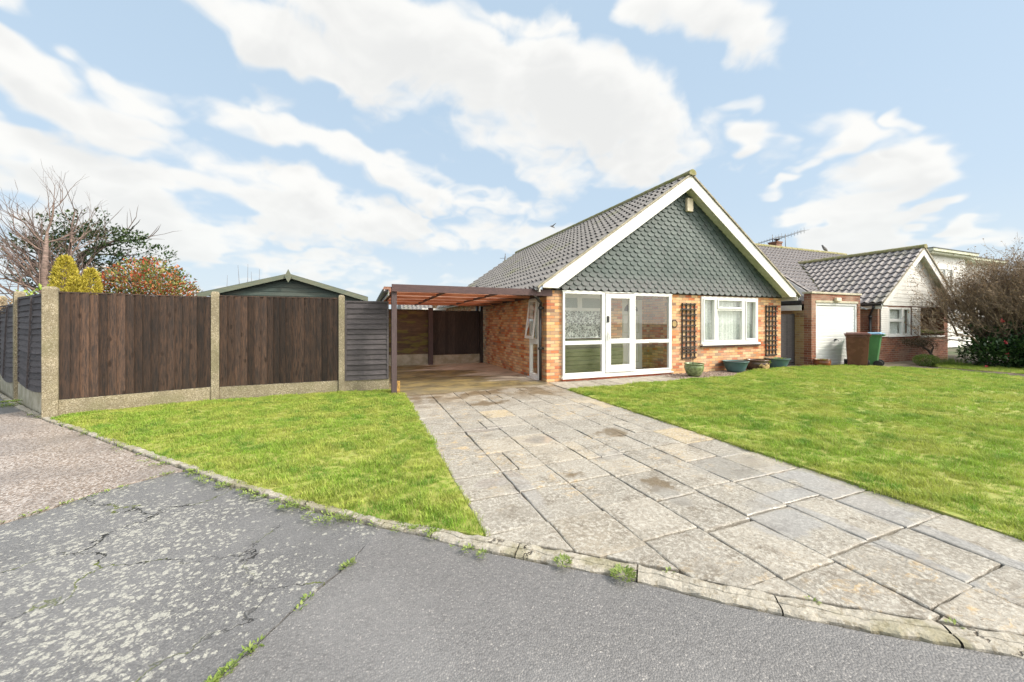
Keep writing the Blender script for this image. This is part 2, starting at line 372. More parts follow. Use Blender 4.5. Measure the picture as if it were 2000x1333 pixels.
def rooftile(name, c1, c2, moss=.5):
    m, nt, bs = newmat(name); P = pos(nt)
    c = nt.mix(nt.step(nt.noise(P, 9, 5, .7), .38, .62), c1, c2)
    c = nt.mix(nt.step(nt.noise(P, 38, 4, .75), .55, .68, 0, .55), c, (.12,.11,.09))
    c = nt.mix(nt.step(nt.noise(P, .9, 4), .56, .7, 0, moss), c, (.16,.17,.07))
    setb(nt, bs, c=c, r=.62, s=.4, n=bump(nt, nt.noise(P, 120, 4), .3, .005))
    return m
M['roof'] = rooftile('grey_concrete_roof_tile', (.235,.222,.212), (.175,.165,.16))
M['roof2'] = rooftile('mauve_grey_pantile', (.32,.29,.282), (.245,.22,.215), .25)
M['ridge'] = simple('lichened_ridge_tile', (.30,.26,.16), (.20,.20,.06), 8, .85, bmp=.4)
M['verge'] = simple('verge_mortar', (.40,.36,.28), (.26,.23,.16), 9, .85, bmp=.4)
def scalem():
    m, nt, bs = newmat('green_scallop_tile'); P = pos(nt)
    rnd = nt.n('ShaderNodeNewGeometry').outputs['Random Per Island']
    c = nt.mix(rnd, (.042,.066,.061), (.080,.106,.099))
    c = nt.mix(nt.step(nt.noise(P, 3.2, 5, .65), .5, .66, 0, .6), c, (.052,.060,.060))
    c = nt.mix(nt.step(nt.noise(P, 45, 4, .7), .52, .68, 0, .45), c, (.15,.175,.165))
    sp = nt.n('ShaderNodeSeparateXYZ', inp={0: P}).outputs
    low = nt.m('MULTIPLY', nt.step(sp[2], 2.75, 2.3), nt.step(nt.noise(P, 14, 4, .7), .4, .6, .25, .85))
    c = nt.mix(low, c, (.135,.135,.14))
    setb(nt, bs, c=c, r=.6, s=.4, n=bump(nt, nt.noise(P, 130, 4), .25, .004))
    return m
M['scale'] = scalem()
M['render_dark'] = simple('dark_felt', (.03,.03,.032), (.05,.05,.05), 5, .8)
def glassm():
    m, nt, bs = newmat('window_glass'); t = m.node_tree; t.nodes.remove(bs)
    P = pos(nt)
    b = bump(nt, nt.noise(P, 2.0, 2), .05, .02)
    ge = nt.n('ShaderNodeNewGeometry'); cs = nt.m('ABSOLUTE', nt.vm('DOT_PRODUCT', ge.outputs['Incoming'], ge.outputs['Normal']))
    fr = nt.m('MULTIPLY_ADD', nt.m('POWER', nt.m('SUBTRACT', 1.0, cs, clamp=True), 4.0), .8, .09, clamp=True)
    tr = nt.n('ShaderNodeBsdfTransparent', inp={'Color': (.94,.96,.95,1)}).outputs[0]
    gl = nt.n('ShaderNodeBsdfGlossy', inp={'Roughness': .015, 'Normal': b, 'Color': (1,1,1,1)}).outputs[0]
    mx = nt.n('ShaderNodeMixShader', inp={0: fr, 1: tr, 2: gl}).outputs[0]
    t.links.new(mx, t.nodes['Material Output'].inputs[0]); return m
M['glass'] = glassm()
def lacem(name, a, dens, flower):
    m, nt, bs = newmat(name); t = m.node_tree; P = pos(nt)
    w = nt.vm('ADD', P, nt.vm('SCALE', nt.noise(P, 9, 3, out='Color'), None, .07))
    v = nt.n('ShaderNodeTexVoronoi', feature='DISTANCE_TO_EDGE', inp={'Vector': w, 'Scale': flower}).outputs['Distance']
    v2 = nt.n('ShaderNodeTexVoronoi', inp={'Vector': w, 'Scale': flower*.55}).outputs['Distance']
    ring = nt.step(nt.m('ABSOLUTE', nt.m('SUBTRACT', v2, .33)), .05, .12, 1, 0)
    k = nt.m('MAXIMUM', nt.step(v, .03, .10, 1, 0), ring)
    alpha = nt.m('MULTIPLY_ADD', k, a, dens, clamp=True)
    setb(nt, bs, c=(.80,.83,.80), r=.8, s=.1)
    bs.inputs['Alpha'].default_value = 1; t.links.new(alpha, bs.inputs['Alpha'])
    return m
M['lace'] = lacem('patterned_lace_net', .62, .30, 16)
M['net'] = lacem('fine_net_curtain', .25, .78, 26)
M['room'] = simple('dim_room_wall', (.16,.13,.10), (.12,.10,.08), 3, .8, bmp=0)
M['porch_floor'] = simple('porch_floor_tile', (.30,.22,.14), (.22,.16,.10), 7, .4)
M['olive'] = simple('olive_cladding', (.17,.18,.11), (.13,.14,.08), 4, .5, stretch=(1,1,3))
M['garage_door'] = simple('white_metal_door', (.74,.75,.74), (.70,.71,.70), 2, .4, .5, bmp=.02)
M['bin_brown'] = simple('brown_bin_plastic', (.10,.036,.024), (.14,.055,.038), 3, .38, .5, bmp=.06, lo=.45, hi=.55)
M['bin_green'] = simple('green_bin_plastic', (.075,.23,.085), (.06,.19,.07), 3, .38, .5, bmp=.06)
M['bin_blue'] = simple('pale_blue_lid', (.35,.55,.72), (.28,.48,.66), 3, .4)
M['glaze_green'] = simple('mottled_green_glaze', (.13,.17,.07), (.22,.28,.12), 14, .25, .6, bmp=.15, lo=.45, hi=.6)
M['teal'] = simple('teal_plastic', (.065,.135,.14), (.085,.165,.165), 4, .5, bmp=.03)
M['glaze_brown'] = simple('dark_brown_glaze', (.05,.028,.018), (.09,.05,.03), 7, .25, .6, bmp=.1)
M['relief'] = simple('ochre_relief', (.42,.30,.12), (.28,.19,.08), 20, .5)
M['copper'] = simple('coppery_glaze', (.22,.07,.025), (.13,.045,.02), 6, .2, .6, bmp=.1)
M['water'] = simple('pot_water', (.06,.05,.03), (.05,.05,.03), 6, .08, .6, bmp=.02)
M['rubber'] = simple('black_rubber', (.02,.02,.02), (.03,.03,.03), 8, .7)
M['bird'] = simple('grey_feather', (.16,.16,.18), (.3,.3,.3), 12, .8)

def leafm(name, stops, rough=.5, trans=.25, spec=.4, pscale=None, p2=None):
    m, nt, bs = newmat(name); t = m.node_tree
    rnd = nt.n('ShaderNodeNewGeometry').outputs['Random Per Island']
    c = nt.ramp(rnd, stops)
    if pscale:
        P = pos(nt); c = nt.mix(nt.step(nt.noise(P, pscale, 4, .6), .42, .62, 0, .8), c, p2)
    setb(nt, bs, c=c, r=rough, s=spec)
    tl = nt.n('ShaderNodeBsdfTranslucent'); t.links.new(c, tl.inputs[0])
    mx = nt.n('ShaderNodeMixShader', inp={0: trans, 1: bs.outputs[0], 2: tl.outputs[0]}).outputs[0]
    t.links.new(mx, t.nodes['Material Output'].inputs[0]); return m
def grassm(name='lawn_blade', a=(.26,.395,.052), b=(.39,.445,.09), cc=(.15,.30,.038)):
    m, nt, bs = newmat(name); t = m.node_tree; P = pos(nt)
    oi = nt.n('ShaderNodeObjectInfo').outputs['Random']
    rnd = nt.n('ShaderNodeNewGeometry').outputs['Random Per Island']
    c = nt.mix(nt.step(nt.noise(P, 1.5, 5, .65), .40, .60), a, b)
    c = nt.mix(nt.step(nt.noise(nt.vm('ADD', P, (9,4,0)), 2.4, 4, .65), .53, .64, 0, .85), c, cc)
    c = nt.mix(nt.step(rnd, .82, .95, 0, .6), c, (.42,.38,.15))
    v = nt.m('ADD', nt.m('MULTIPLY', oi, .5), .75)
    c = nt.vm('SCALE', c); t.links.new(v, c.node.inputs['Scale'])
    setb(nt, bs, c=c, r=.55, s=.25)
    tl = nt.n('ShaderNodeBsdfTranslucent'); t.links.new(c, tl.inputs[0])
    mx = nt.n('ShaderNodeMixShader', inp={0: .35, 1: bs.outputs[0], 2: tl.outputs[0]}).outputs[0]
    t.links.new(mx, t.nodes['Material Output'].inputs[0]); return m
M['grass'] = grassm()
M['lawn_base'] = simple('lawn_thatch', (.22,.27,.05), (.33,.32,.09), 20, .9, bmp=.5)
M['bark'] = simple('pinkish_bark', (.24,.17,.145), (.10,.075,.062), 10, .9, stretch=(1,1,5), bmp=.4)
M['twig'] = simple('dark_twig', (.13,.098,.085), (.065,.05,.045), 10, .9, bmp=.1)
M['twig_tan'] = simple('tan_twig', (.34,.26,.18), (.17,.12,.08), 9, .85, isl=.3, bmp=.1)
M['dry_flower'] = leafm('dry_flower_head', [(0,(.30,.20,.12)),(.6,(.42,.32,.20)),(1,(.16,.09,.05))], .8, .2)
M['holly'] = leafm('holly_leaf', [(0,(.025,.05,.015)),(.6,(.05,.09,.03)),(1,(.10,.14,.05))], .4)
M['yellow_conifer'] = leafm('golden_conifer_spray', [(0,(.30,.26,.03)),(.5,(.52,.45,.06)),(1,(.72,.62,.14))], .6)
M['photinia'] = leafm('photinia_leaf', [(0,(.10,.15,.04)),(.30,(.20,.26,.07)),(.48,(.36,.32,.10)),(.62,(.50,.24,.10)),(.85,(.48,.11,.06)),(1,(.38,.06,.04))], .4)
M['camellia'] = leafm('camellia_leaf', [(0,(.02,.05,.015)),(.6,(.045,.095,.03)),(1,(.10,.17,.06))], .25, .1, .6)
M['pink_flower'] = leafm('pink_camellia_flower', [(0,(.65,.06,.09)),(1,(.75,.18,.20))], .6)
M['dark_conifer'] = leafm('dark_conifer_leaf', [(0,(.03,.03,.015)),(1,(.08,.06,.03))], .7)
M['box_leaf'] = leafm('box_leaf', [(0,(.08,.14,.02)),(1,(.20,.27,.06))], .5)
M['weed'] = leafm('weed_leaf', [(0,(.12,.20,.03)),(1,(.30,.36,.10))], .5)
M['lime'] = leafm('lime_plant_leaf', [(0,(.18,.30,.03)),(1,(.35,.42,.08))], .5)

# ---------------------------------------------------------------- world sky
def aze(px, py):
    X = (px-1000)/732; Yd = 1.0; Zu = (630-py)/732
    az = math.atan2(X, 1) + YAW; el = math.atan2(Zu, math.hypot(X, 1)); return az, el
W = bpy.data.worlds.new('World'); scene.world = W; W.use_nodes = True
wt = W.node_tree; nt = NT(wt)
for n_ in list(wt.nodes): wt.nodes.remove(n_)
SUN_EL, SUN_AZ = R(40), R(128)      # azimuth clockwise from +y
sky = nt.n('ShaderNodeTexSky', sky_type='NISHITA'); sky.sun_disc = False; sky.sun_elevation = SUN_EL; sky.sun_rotation = SUN_AZ
sky.air_density = 1.0; sky.dust_density = 1.6; sky.ozone_density = 1.2
D = nt.n('ShaderNodeTexCoord').outputs['Generated']
import numpy as np
# (px, py, half width px, half height px, tilt deg, weight)
blobs = [(620,95,260,62,12,1.1),(900,150,330,110,16,1.15),(1130,205,250,95,22,1.1),(1190,300,150,95,35,1.0),(1000,45,130,45,10,.7),
 (1060,330,110,55,25,.7),(1320,40,110,75,25,1.0),(1430,110,120,60,35,1.0),(1250,20,70,40,0,.6),
 (60,25,140,45,8,1.0),(150,195,260,50,8,1.05),(330,215,110,40,12,.8),(40,300,210,55,6,1.0),(320,300,90,35,18,.85),(560,250,80,28,10,.4),
 (420,400,420,55,2,.85),(750,330,260,26,8,.85),(200,390,200,50,-4,.7),(850,430,260,32,4,.7),(560,440,250,40,2,.6),(900,380,190,22,6,.5),
 (370,480,180,44,5,.85),(620,505,60,30,0,.8),(480,530,300,36,0,.7),(120,480,200,50,0,.8),(250,440,260,50,0,.8),(650,395,300,40,6,.8),(820,540,260,28,0,.4),
 (1600,275,75,45,-10,1.0),(1690,245,35,28,0,.9),(1450,285,50,22,0,.75),(1440,240,30,16,0,.6),(1510,345,28,16,0,.7),
 (1690,370,95,60,20,1.0),(1650,430,120,80,0,1.0),(1780,440,80,50,20,.9),(1860,390,45,26,0,.85),(1950,445,45,18,0,.8),(1560,330,25,16,0,.5),(1850,480,120,26,0,.6),(1560,450,60,60,0,.5),
 (2300,200,400,120,0,.8),(-500,150,350,120,0,.9),(1500,-400,500,150,0,.8),(500,-500,600,160,0,.8)]
CW, CH = 3072, 768
_az = (np.arange(CW, dtype=np.float32)+.5)/CW*2*np.pi - np.pi
_el = (np.arange(CH, dtype=np.float32)+.5)/CH*(np.pi/2)
AZ, EL = np.meshgrid(_az, _el)
def vnoise(x, y, seed):
    tab = np.random.RandomState(seed).rand(256, 256).astype(np.float32)
    xi = np.floor(x).astype(np.int32); yi = np.floor(y).astype(np.int32)
    fx = x-xi; fy = y-yi; fx = fx*fx*fx*(fx*(fx*6-15)+10); fy = fy*fy*fy*(fy*(fy*6-15)+10)
    x0, x1, y0, y1 = xi & 255, (xi+1) & 255, yi & 255, (yi+1) & 255
    return (tab[y0,x0]*(1-fx)+tab[y0,x1]*fx)*(1-fy)+(tab[y1,x0]*(1-fx)+tab[y1,x1]*fx)*fy
def fbm(x, y, octs, gain, seed):
    o = 0; a = 1; t = 0
    for k in range(octs):
        o = o+a*vnoise(x, y, seed+k); t += a; a *= gain
        x, y = (x*1.62-y*1.18)+3.7, (x*1.18+y*1.62)+8.1
    return o/t
# a flat cloud layer seen in perspective
hz = np.sin(EL)+.30
PX = np.sin(AZ)*np.cos(EL)/hz; PY = np.cos(AZ)*np.cos(EL)/hz
wx = fbm(PX*3+11, PY*3+5, 4, .55, 50)-.5; wy = fbm(PX*3+31, PY*3+25, 4, .55, 70)-.5
UA, UE = AZ+wx*.26, EL+wy*.17
acc = np.zeros_like(AZ)
for (px, py, hw, hh, tilt, wt_) in blobs:
    a0, e0 = aze(px, py); a1, _ = aze(px+hw, py); _, e1 = aze(px, py-hh)
    ra, re = abs(a1-a0), abs(e1-e0); dx, dy = UA-a0, UE-e0
    ct, st_ = math.cos(R(tilt)), math.sin(R(tilt))
    L = np.sqrt(((dx*ct-dy*st_)/ra)**2+((dx*st_+dy*ct)/re)**2)
    t = np.clip((1.7-L)/1.45, 0, 1); acc = np.maximum(acc, wt_*t*t*(3-2*t))
ang = fbm(AZ*9+wx*3, EL*13+wy*3, 7, .55, 3)
pf = fbm(PX*5+wx*1.5, PY*5+wy*1.5, 7, .55, 23)
dn = acc+(ang-.5)*1.05+(pf-.5)*.75
mask = np.clip((dn-.24)/.56, 0, 1); mask = mask*mask*(3-2*mask)
sh_up = np.roll(dn, -26, 0); sh_up[-26:] = dn[-26:]
shade = np.clip((sh_up*.75+dn*.35+(ang-.5)*.5-.38)/1.0, 0, 1); shade = shade*shade*(3-2*shade)
buf = np.empty((CH, CW, 4), dtype=np.float32); buf[...,0] = mask; buf[...,1] = shade; buf[...,2] = pf; buf[...,3] = 1
img = bpy.data.images.new('cloud_layer', CW, CH, alpha=False, float_buffer=True); img.colorspace_settings.name = 'Non-Color'
img.pixels.foreach_set(buf.ravel()); img.update()
dnz = nt.n('ShaderNodeVectorMath', operation='NORMALIZE', inp={0: D}).outputs[0]
s4 = nt.n('ShaderNodeSeparateXYZ', inp={0: nt.n('ShaderNodeVectorMath', operation='NORMALIZE', inp={0: D}).outputs[0]}).outputs
elv = nt.m('ARCSINE', s4[2])
azn = nt.m('ARCTAN2', s4[0], s4[1])
uvn = nt.n('ShaderNodeCombineXYZ', inp={0: nt.m('MULTIPLY_ADD', azn, 1/(2*math.pi), .5), 1: nt.m('MULTIPLY', nt.m('MAXIMUM', elv, .002), 2/math.pi)}).outputs[0]
ti = nt.n('ShaderNodeTexImage', image=img, interpolation='Cubic', extension='EXTEND', inp={0: uvn})
sc_ = nt.n('ShaderNodeSeparateColor', inp={0: ti.outputs[0]}).outputs
mask, shade = sc_[0], sc_[1]
SK = .091
cl = nt.mix(shade, (6.9,6.85,6.65), (5.9,5.9,5.8))
skyc = nt.mix(.8, sky.outputs[0], (4.15,5.35,6.55))
skyc = nt.mix(nt.step(elv, R(36), R(3), 0, .40), skyc, (4.8,5.6,6.3))
haze = nt.step(elv, R(16), R(-1), 0, .62)
skyc = nt.mix(haze, skyc, (5.6,6.2,6.4))
cl = nt.mix(nt.step(elv, R(20), R(0), 0, .5), cl, (6.3,6.6,6.6))
fin = nt.mix(nt.m('MULTIPLY', mask, .96), skyc, cl)
# unseen fill light added to the sky, round the sun and behind camera
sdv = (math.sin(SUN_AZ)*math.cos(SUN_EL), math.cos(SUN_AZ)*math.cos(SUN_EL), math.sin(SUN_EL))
fill_glow = nt.step(nt.vm('DOT_PRODUCT', dnz, sdv), .70, .92, 0.0, 4.2)
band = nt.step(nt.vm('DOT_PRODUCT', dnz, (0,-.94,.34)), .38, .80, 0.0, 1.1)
boost = nt.m('ADD', fill_glow, band)
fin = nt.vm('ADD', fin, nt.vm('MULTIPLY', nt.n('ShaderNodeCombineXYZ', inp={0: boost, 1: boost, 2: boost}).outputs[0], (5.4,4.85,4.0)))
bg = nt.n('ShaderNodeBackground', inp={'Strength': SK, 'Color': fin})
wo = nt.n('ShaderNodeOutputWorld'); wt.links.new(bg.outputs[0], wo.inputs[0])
sl = bpy.data.lights.new('sun', 'SUN'); sl.energy = 2.5; sl.angle = R(9); sl.color = (1,.93,.82)
so = bpy.data.objects.new('sun', sl); col.objects.link(so); so.location = (10,-10,20)
sd = Vector((math.sin(SUN_AZ)*math.cos(SUN_EL), math.cos(SUN_AZ)*math.cos(SUN_EL), math.sin(SUN_EL)))
so.rotation_euler = sd.to_track_quat('Z', 'Y').to_euler()

cam = bpy.data.cameras.new('camera'); cam.lens = 732/2000*36; cam.sensor_width = 36; cam.shift_y = -36.5/2000
cam.clip_end = 2000; cam.clip_start = .05
co = bpy.data.objects.new('camera', cam); col.objects.link(co); co.location = (0,0,1.4); co.rotation_euler = (R(90), 0, -YAW)
scene.camera = co
scene.view_settings.view_transform = 'Standard'; scene.view_settings.look = 'None'; scene.view_settings.exposure = .68; scene.view_settings.gamma = 1

# ================================================================ GROUND
KO = [(-9.0,13.6),(-7.6,11.7),(-6.34,10.05),(-5.05,8.4),(-4.19,7.39),(-3.43,6.55),(-2.72,5.74),(-2.18,5.13),(-1.85,4.76),(-1.53,4.43),(-1.16,3.99),(-.83,3.65),(-.49,3.29),(-.19,3.01),(.11,2.73),(.36,2.53),(.56,2.32),(.79,2.13),(.96,1.99),(1.13,1.86),(1.28,1.74),(1.49,1.55),(1.66,1.38),(1.85,1.22),(2.0,1.11),(2.15,.99),(2.3,.88),(2.45,.77),(2.61,.66),(3.2,.22),(4.2,-.5),(6.5,-2.0),(10,-4)]
KO_SPLIT = 14          # index of (.11,2.73)
def offs(pts, d):
    out = []
    for i, p in enumerate(pts):
        a = pts[max(0, i-1)]; b = pts[min(len(pts)-1, i+1)]
        tx, ty = b[0]-a[0], b[1]-a[1]; L = math.hypot(tx, ty)
        dd = d(i) if callable(d) else d
        out.append((p[0]-ty/L*dd, p[1]+tx/L*dd))
    return out
def sheet(name, poly, z, m, jitter=0, thick=.03, sub=None):
    me = bpy.data.meshes.new(name); bm = bmesh.new()
    pts = []
    n = len(poly)
    for i in range(n):
        a, b = poly[i], poly[(i+1) % n]; L = math.dist(a, b)
        k = max(1, int(L/.06)) if (jitter and L < 6) else 1
        for j in range(k):
            t = j/k; x, y = a[0]+(b[0]-a[0])*t, a[1]+(b[1]-a[1])*t
            if jitter: x += random.uniform(-jitter, jitter); y += random.uniform(-jitter, jitter)
            pts.append((x, y))
    vs = [bm.verts.new((x, y, z)) for x, y in pts]
    f = bm.faces.new(vs); f.normal_update()
    if f.normal.z < 0: f.normal_flip()
    r = bmesh.ops.extrude_face_region(bm, geom=[f])
    for v in r['geom']:
        if isinstance(v, bmesh.types.BMVert): v.co.z = z
    for v in vs: v.co.z = z-thick
    bmesh.ops.triangulate(bm, faces=[q for q in bm.faces if len(q.verts) > 4])
    bmesh.ops.recalc_face_normals(bm, faces=bm.faces)
    bm.to_mesh(me); bm.free(); me.materials.append(m)
    o = bpy.data.objects.new(name, me); col.objects.link(o); o['kind'] = 'structure'
    return o
gmb = MB(); gmb.add([(-400,-400,-.06),(400,-400,-.06),(400,400,-.06),(-400,400,-.06)], [(0,1,2,3)])
tag(build('ground', gmb, M['far_ground']), kind='structure')
smb = MB(); smb.add([(-14,-9,-.05),(24,-9,-.05),(24,14.5,-.05),(-14,14.5,-.05)], [(0,1,2,3)])
tag(build('soil', smb, M['soil']), kind='structure')
in_ = offs(KO, -.008)
road = in_[KO_SPLIT:] + [(10,-9),(-3.4,-9),(-3.05,-1.35),(-.54,1.80),(-.43,1.94),(-.29,2.14),(-.08,2.38)]
sheet('road', road, -.012, M['road'], .004)
z2 = in_[9:KO_SPLIT+1][::1] + [(-.095,2.385),(-.305,2.145),(-.445,1.945),(-.557,1.80),(-3.07,-1.35),(-4.6,-3.4),(-11,-3.4),(-6.2,.2),(-2.37,3.74),(-2.23,3.88),(-2.08,4.14),(-1.65,4.44)]
sheet('old_pavement', z2, -.016, M['old_tar'], .007)
z1 = in_[3:9] + [(-1.62,4.50),(-1.66,4.47),(-2.08,4.17),(-2.24,3.91),(-2.38,3.77),(-6.21,.23),(-13.5,-5),(-13.9,2.0),(-5.3,8.02)]
sheet('pavement', z1, -.010, M['red_tar'], .006)
z0 = in_[0:4] + [(-5.31,8.05),(-13.9,2.1),(-13.9,12)]
sheet('far_pavement', z0, -.012, M['road'], .006)
# kerb blocks
def kerb_w(i): return .062 if i < 15 else (.062+(i-14)*.02 if i < 17 else .118)
KI = offs(KO, kerb_w)
kb = MB(); acc_l = 0
for i in range(len(KO)-1):
    a, b, c, d = KO[i], KO[i+1], KI[i+1], KI[i]
    n = max(1, int(math.dist(a, b)/.035)) if -7 < a[0] < 4.5 else 1
    for j in range(n):
        t0, t1 = j/n, (j+1)/n
        acc_l += math.dist(a, b)/n
        gap = 0
        if acc_l > .55+.35*random.random(): acc_l = 0; gap = random.uniform(.005,.012)/math.dist(a, b)
        rows = [(0,-.04),(0.0,-.004),(.10,.006),(.28,.009),(.46,.010),(.5,.002),(.54,.011),(.75,.013),(.94,.012),(1,.004),(1,-.04)] if i >= 14 else [(0,-.04),(0,.004),(.1,.012),(.5,.014),(.9,.014),(1,.008),(1,-.04)]
        vs = []
        for t in (t0, t1-gap):
            o_ = (a[0]+(b[0]-a[0])*t, a[1]+(b[1]-a[1])*t); q = (d[0]+(c[0]-d[0])*t, d[1]+(c[1]-d[1])*t)
            for (s_, z_) in rows:
                x = o_[0]+(q[0]-o_[0])*s_; y = o_[1]+(q[1]-o_[1])*s_
                k = mnoise.noise((x*9, y*9, 3))*.006 + mnoise.noise((x*2.1, y*2.1, 1))*.006
                k2 = mnoise.noise((x*14, y*14, 9))*.014+mnoise.noise((x*45, y*45, 2))*.007; k += mnoise.noise((x*30, y*30, 4))*.004
                vs.append((x+k2, y+k2, z_+k))
        m_ = len(rows)
        kb.add(vs, [(r_, r_+1, m_+r_+1, m_+r_) for r_ in range(m_-1)] + ([tuple(range(m_, 2*m_))] if gap else []))
kerb = build('kerb', kb, M['kerb']); kerb['kind'] = 'structure'

# driveway slabs
def clip(poly, a, b):       # keep the left side of a->b
    out = []
    def sd_(p): return (b[0]-a[0])*(p[1]-a[1])-(b[1]-a[1])*(p[0]-a[0])
    for i in range(len(poly)):
        p, q = poly[i], poly[(i+1) % len(poly)]; sp_, sq = sd_(p), sd_(q)
        if sp_ >= 0: out.append(p)
        if (sp_ >= 0) != (sq >= 0):
            t = sp_/(sp_-sq); out.append((p[0]+(q[0]-p[0])*t, p[1]+(q[1]-p[1])*t))
    return out
cols_ = [.74,1.20,1.66,2.12,2.57,3.01,3.45,3.93]
sl_mb = MB(); rng = random.Random(21)
KIc = offs(KO, lambda i: kerb_w(i)+.012)
for ci in range(7):
    rows_ = [-.4,.02,.47,.93,1.40,1.87,2.34,2.86,3.31,3.83,4.25,4.72,5.17,5.6,6.05,6.5,6.95,7.42]
    rows_ = [r_ + rng.uniform(-.035,.035) + ((ci % 3)-1)*.02 for r_ in rows_]; rows_[-1] = 7.42
    r_i = 0
    while r_i < len(rows_)-1:
        x0, x1 = cols_[ci], cols_[ci+1]; y0, y1 = rows_[r_i], rows_[r_i+1]; r_i += 1
        cells = [(x0, x1, y0, y1)]
        if rng.random() < .14 and y0 > 3: xm = (x0+x1)/2+rng.uniform(-.08,.08); cells = [(x0, xm, y0, y1), (xm, x1, y0, y1)]
        for (xa, xb, ya, yb) in cells:
            gp = rng.uniform(.002, .006)
            j = lambda: rng.uniform(-.006, .006)
            gy = gp+rng.choice((.001,.003,.008)); P4 = [(xa+gp+j(), ya+gy+j()), (xb-gp+j(), ya+gy+j()), (xb-gp+j(), yb-gp+j()), (xa+gp+j(), yb-gp+j())]
            pl_ = []
            for k in range(4):
                a, b = P4[k], P4[(k+1) % 4]
                for q in range(6):
                    t = q/6; n_ = rng.uniform(-.005,.005) if q else 0
                    pl_.append((a[0]+(b[0]-a[0])*t+n_, a[1]+(b[1]-a[1])*t+n_))
            cx, cy = (xa+xb)/2, (ya+yb)/2
            for s_ in range(14, 30):
                mx, my = (KIc[s_][0]+KIc[s_+1][0])/2, (KIc[s_][1]+KIc[s_+1][1])/2
                if math.hypot(cx-mx, cy-my) < .5 or (s_ >= 28): pl_ = clip(pl_, KIc[s_], KIc[s_+1])
                if len(pl_) < 3: break
            if len(pl_) < 3: continue
            ns = min(range(14, 31), key=lambda q: math.hypot(cx-(KIc[q][0]+KIc[q+1][0])/2, cy-(KIc[q][1]+KIc[q+1][1])/2))
            if (KIc[ns+1][0]-KIc[ns][0])*(cy-KIc[ns][1])-(KIc[ns+1][1]-KIc[ns][1])*(cx-KIc[ns][0]) < -.35*math.dist(KIc[ns], KIc[ns+1]): continue
            z_ = rng.uniform(-.003, .003); tx, ty = rng.uniform(-.006,.006), rng.uniform(-.006,.006)
            c0 = (sum(p[0] for p in pl_)/len(pl_), sum(p[1] for p in pl_)/len(pl_)); n_ = len(pl_)
            def lvl(s, dz): return [(c0[0]+(p[0]-c0[0])*s, c0[1]+(p[1]-c0[1])*s, z_+dz+(p[0]-c0[0])*tx+(p[1]-c0[1])*ty + mnoise.noise((p[0]*6,p[1]*6,2))*.003) for p in pl_]
            vs = lvl(1, -.045)+lvl(1, -.004)+lvl(.975, .001)+lvl(.93, .0025)
            fs = [(L*n_+k, L*n_+(k+1) % n_, (L+1)*n_+(k+1) % n_, (L+1)*n_+k) for L in range(3) for k in range(n_)] + [tuple(3*n_+k for k in range(n_))]
            sl_mb.add(vs, fs)
drv = tag(build('driveway', sl_mb, M['slab']), kind='structure')
sheet('driveway_bed', [(.74,2.0),(2.2,.9),(3.93,-.4),(3.93,7.5),(.74,7.5)], -.024, M['joint'])
sheet('carport_floor', [(-.3,7.43),(3.96,7.43),(3.96,13.0),(-.3,13.0)], .002, M['forecourt'], 0)
# porch path of flags
pm = MB(); rng = random.Random(4)
x = 3.97
while x < 7.2:
    w_ = rng.uniform(.4, .62); y = 6.78
    while y < 7.7:
        h_ = min(rng.uniform(.3,.5), 7.76-y)
        pm.add([], []); z_ = rng.uniform(.0,.006)
        pm.box(x+.006, min(x+w_, 7.25)-.006, y+.006, y+h_-.006, -.03, z_); y += h_
    x += w_
tag(build('porch_path', pm, M['path_pale'], bevel=.004), kind='structure')
sheet('porch_path_bed', [(3.95,6.75),(7.3,6.75),(7.3,7.8),(3.95,7.8)], -.02, M['joint'])
# garden path of neighbour
pm = MB(); rng = random.Random(5)
def path_cell(xa, xb, ya, yb): pm.box(xa+.006, xb-.006, ya+.006, yb-.006, -.03, rng.uniform(-.004,.004))
y = -1.0
while y < 6.4:
    x = 15.0+.3*math.sin(y*.5)
    h_ = rng.uniform(.35,.5)
    while x < 16.5: w_ = rng.uniform(.4,.6); path_cell(x, min(x+w_, 16.6), y, y+h_); x += w_
    y += h_
tag(build('garden_path', pm, M['path']), kind='structure')
sheet('neighbour_apron', [(13.05,6.95),(14.0,6.9),(14.7,6.35),(15.1,6.2),(16.4,6.4),(18.6,7.0),(19.0,7.36),(13.05,7.5)], -.004, M['apron'])

# lawns
def inside(p, poly):
    c = False; j = len(poly)-1
    for i in range(len(poly)):
        a, b = poly[i], poly[j]
        if (a[1] > p[1]) != (b[1] > p[1]) and p[0] < (b[0]-a[0])*(p[1]-a[1])/(b[1]-a[1])+a[0]: c = not c
        j = i
    return c
def tuft_mesh(name, n, rad, hmin, hmax, w, m, seed):
    rg = random.Random(seed); mb = MB()
    for _ in range(n):
        a = rg.uniform(0, 6.283); r = rad*math.sqrt(rg.random()); x, y = r*math.cos(a), r*math.sin(a)
        h = rg.uniform(hmin, hmax); d = rg.uniform(0, 6.283); lean = rg.uniform(.2, 1.0)*h
        dx, dy = math.cos(d), math.sin(d); wx, wy = -dy*w/2, dx*w/2
        p1 = (x+dx*lean*.35, y+dy*lean*.35, h*.6); p2 = (x+dx*lean, y+dy*lean, h)
        mb.add([(x-wx,y-wy,-.005),(x+wx,y+wy,-.005),(p1[0]+wx*.8,p1[1]+wy*.8,p1[2]),(p1[0]-wx*.8,p1[1]-wy*.8,p1[2]),p2], [(0,1,2,3),(3,2,4)])
    me = bpy.data.meshes.new(name); me.from_pydata(mb.v, [], mb.f); me.materials.append(m)
    return bpy.data.objects.new(name, me)
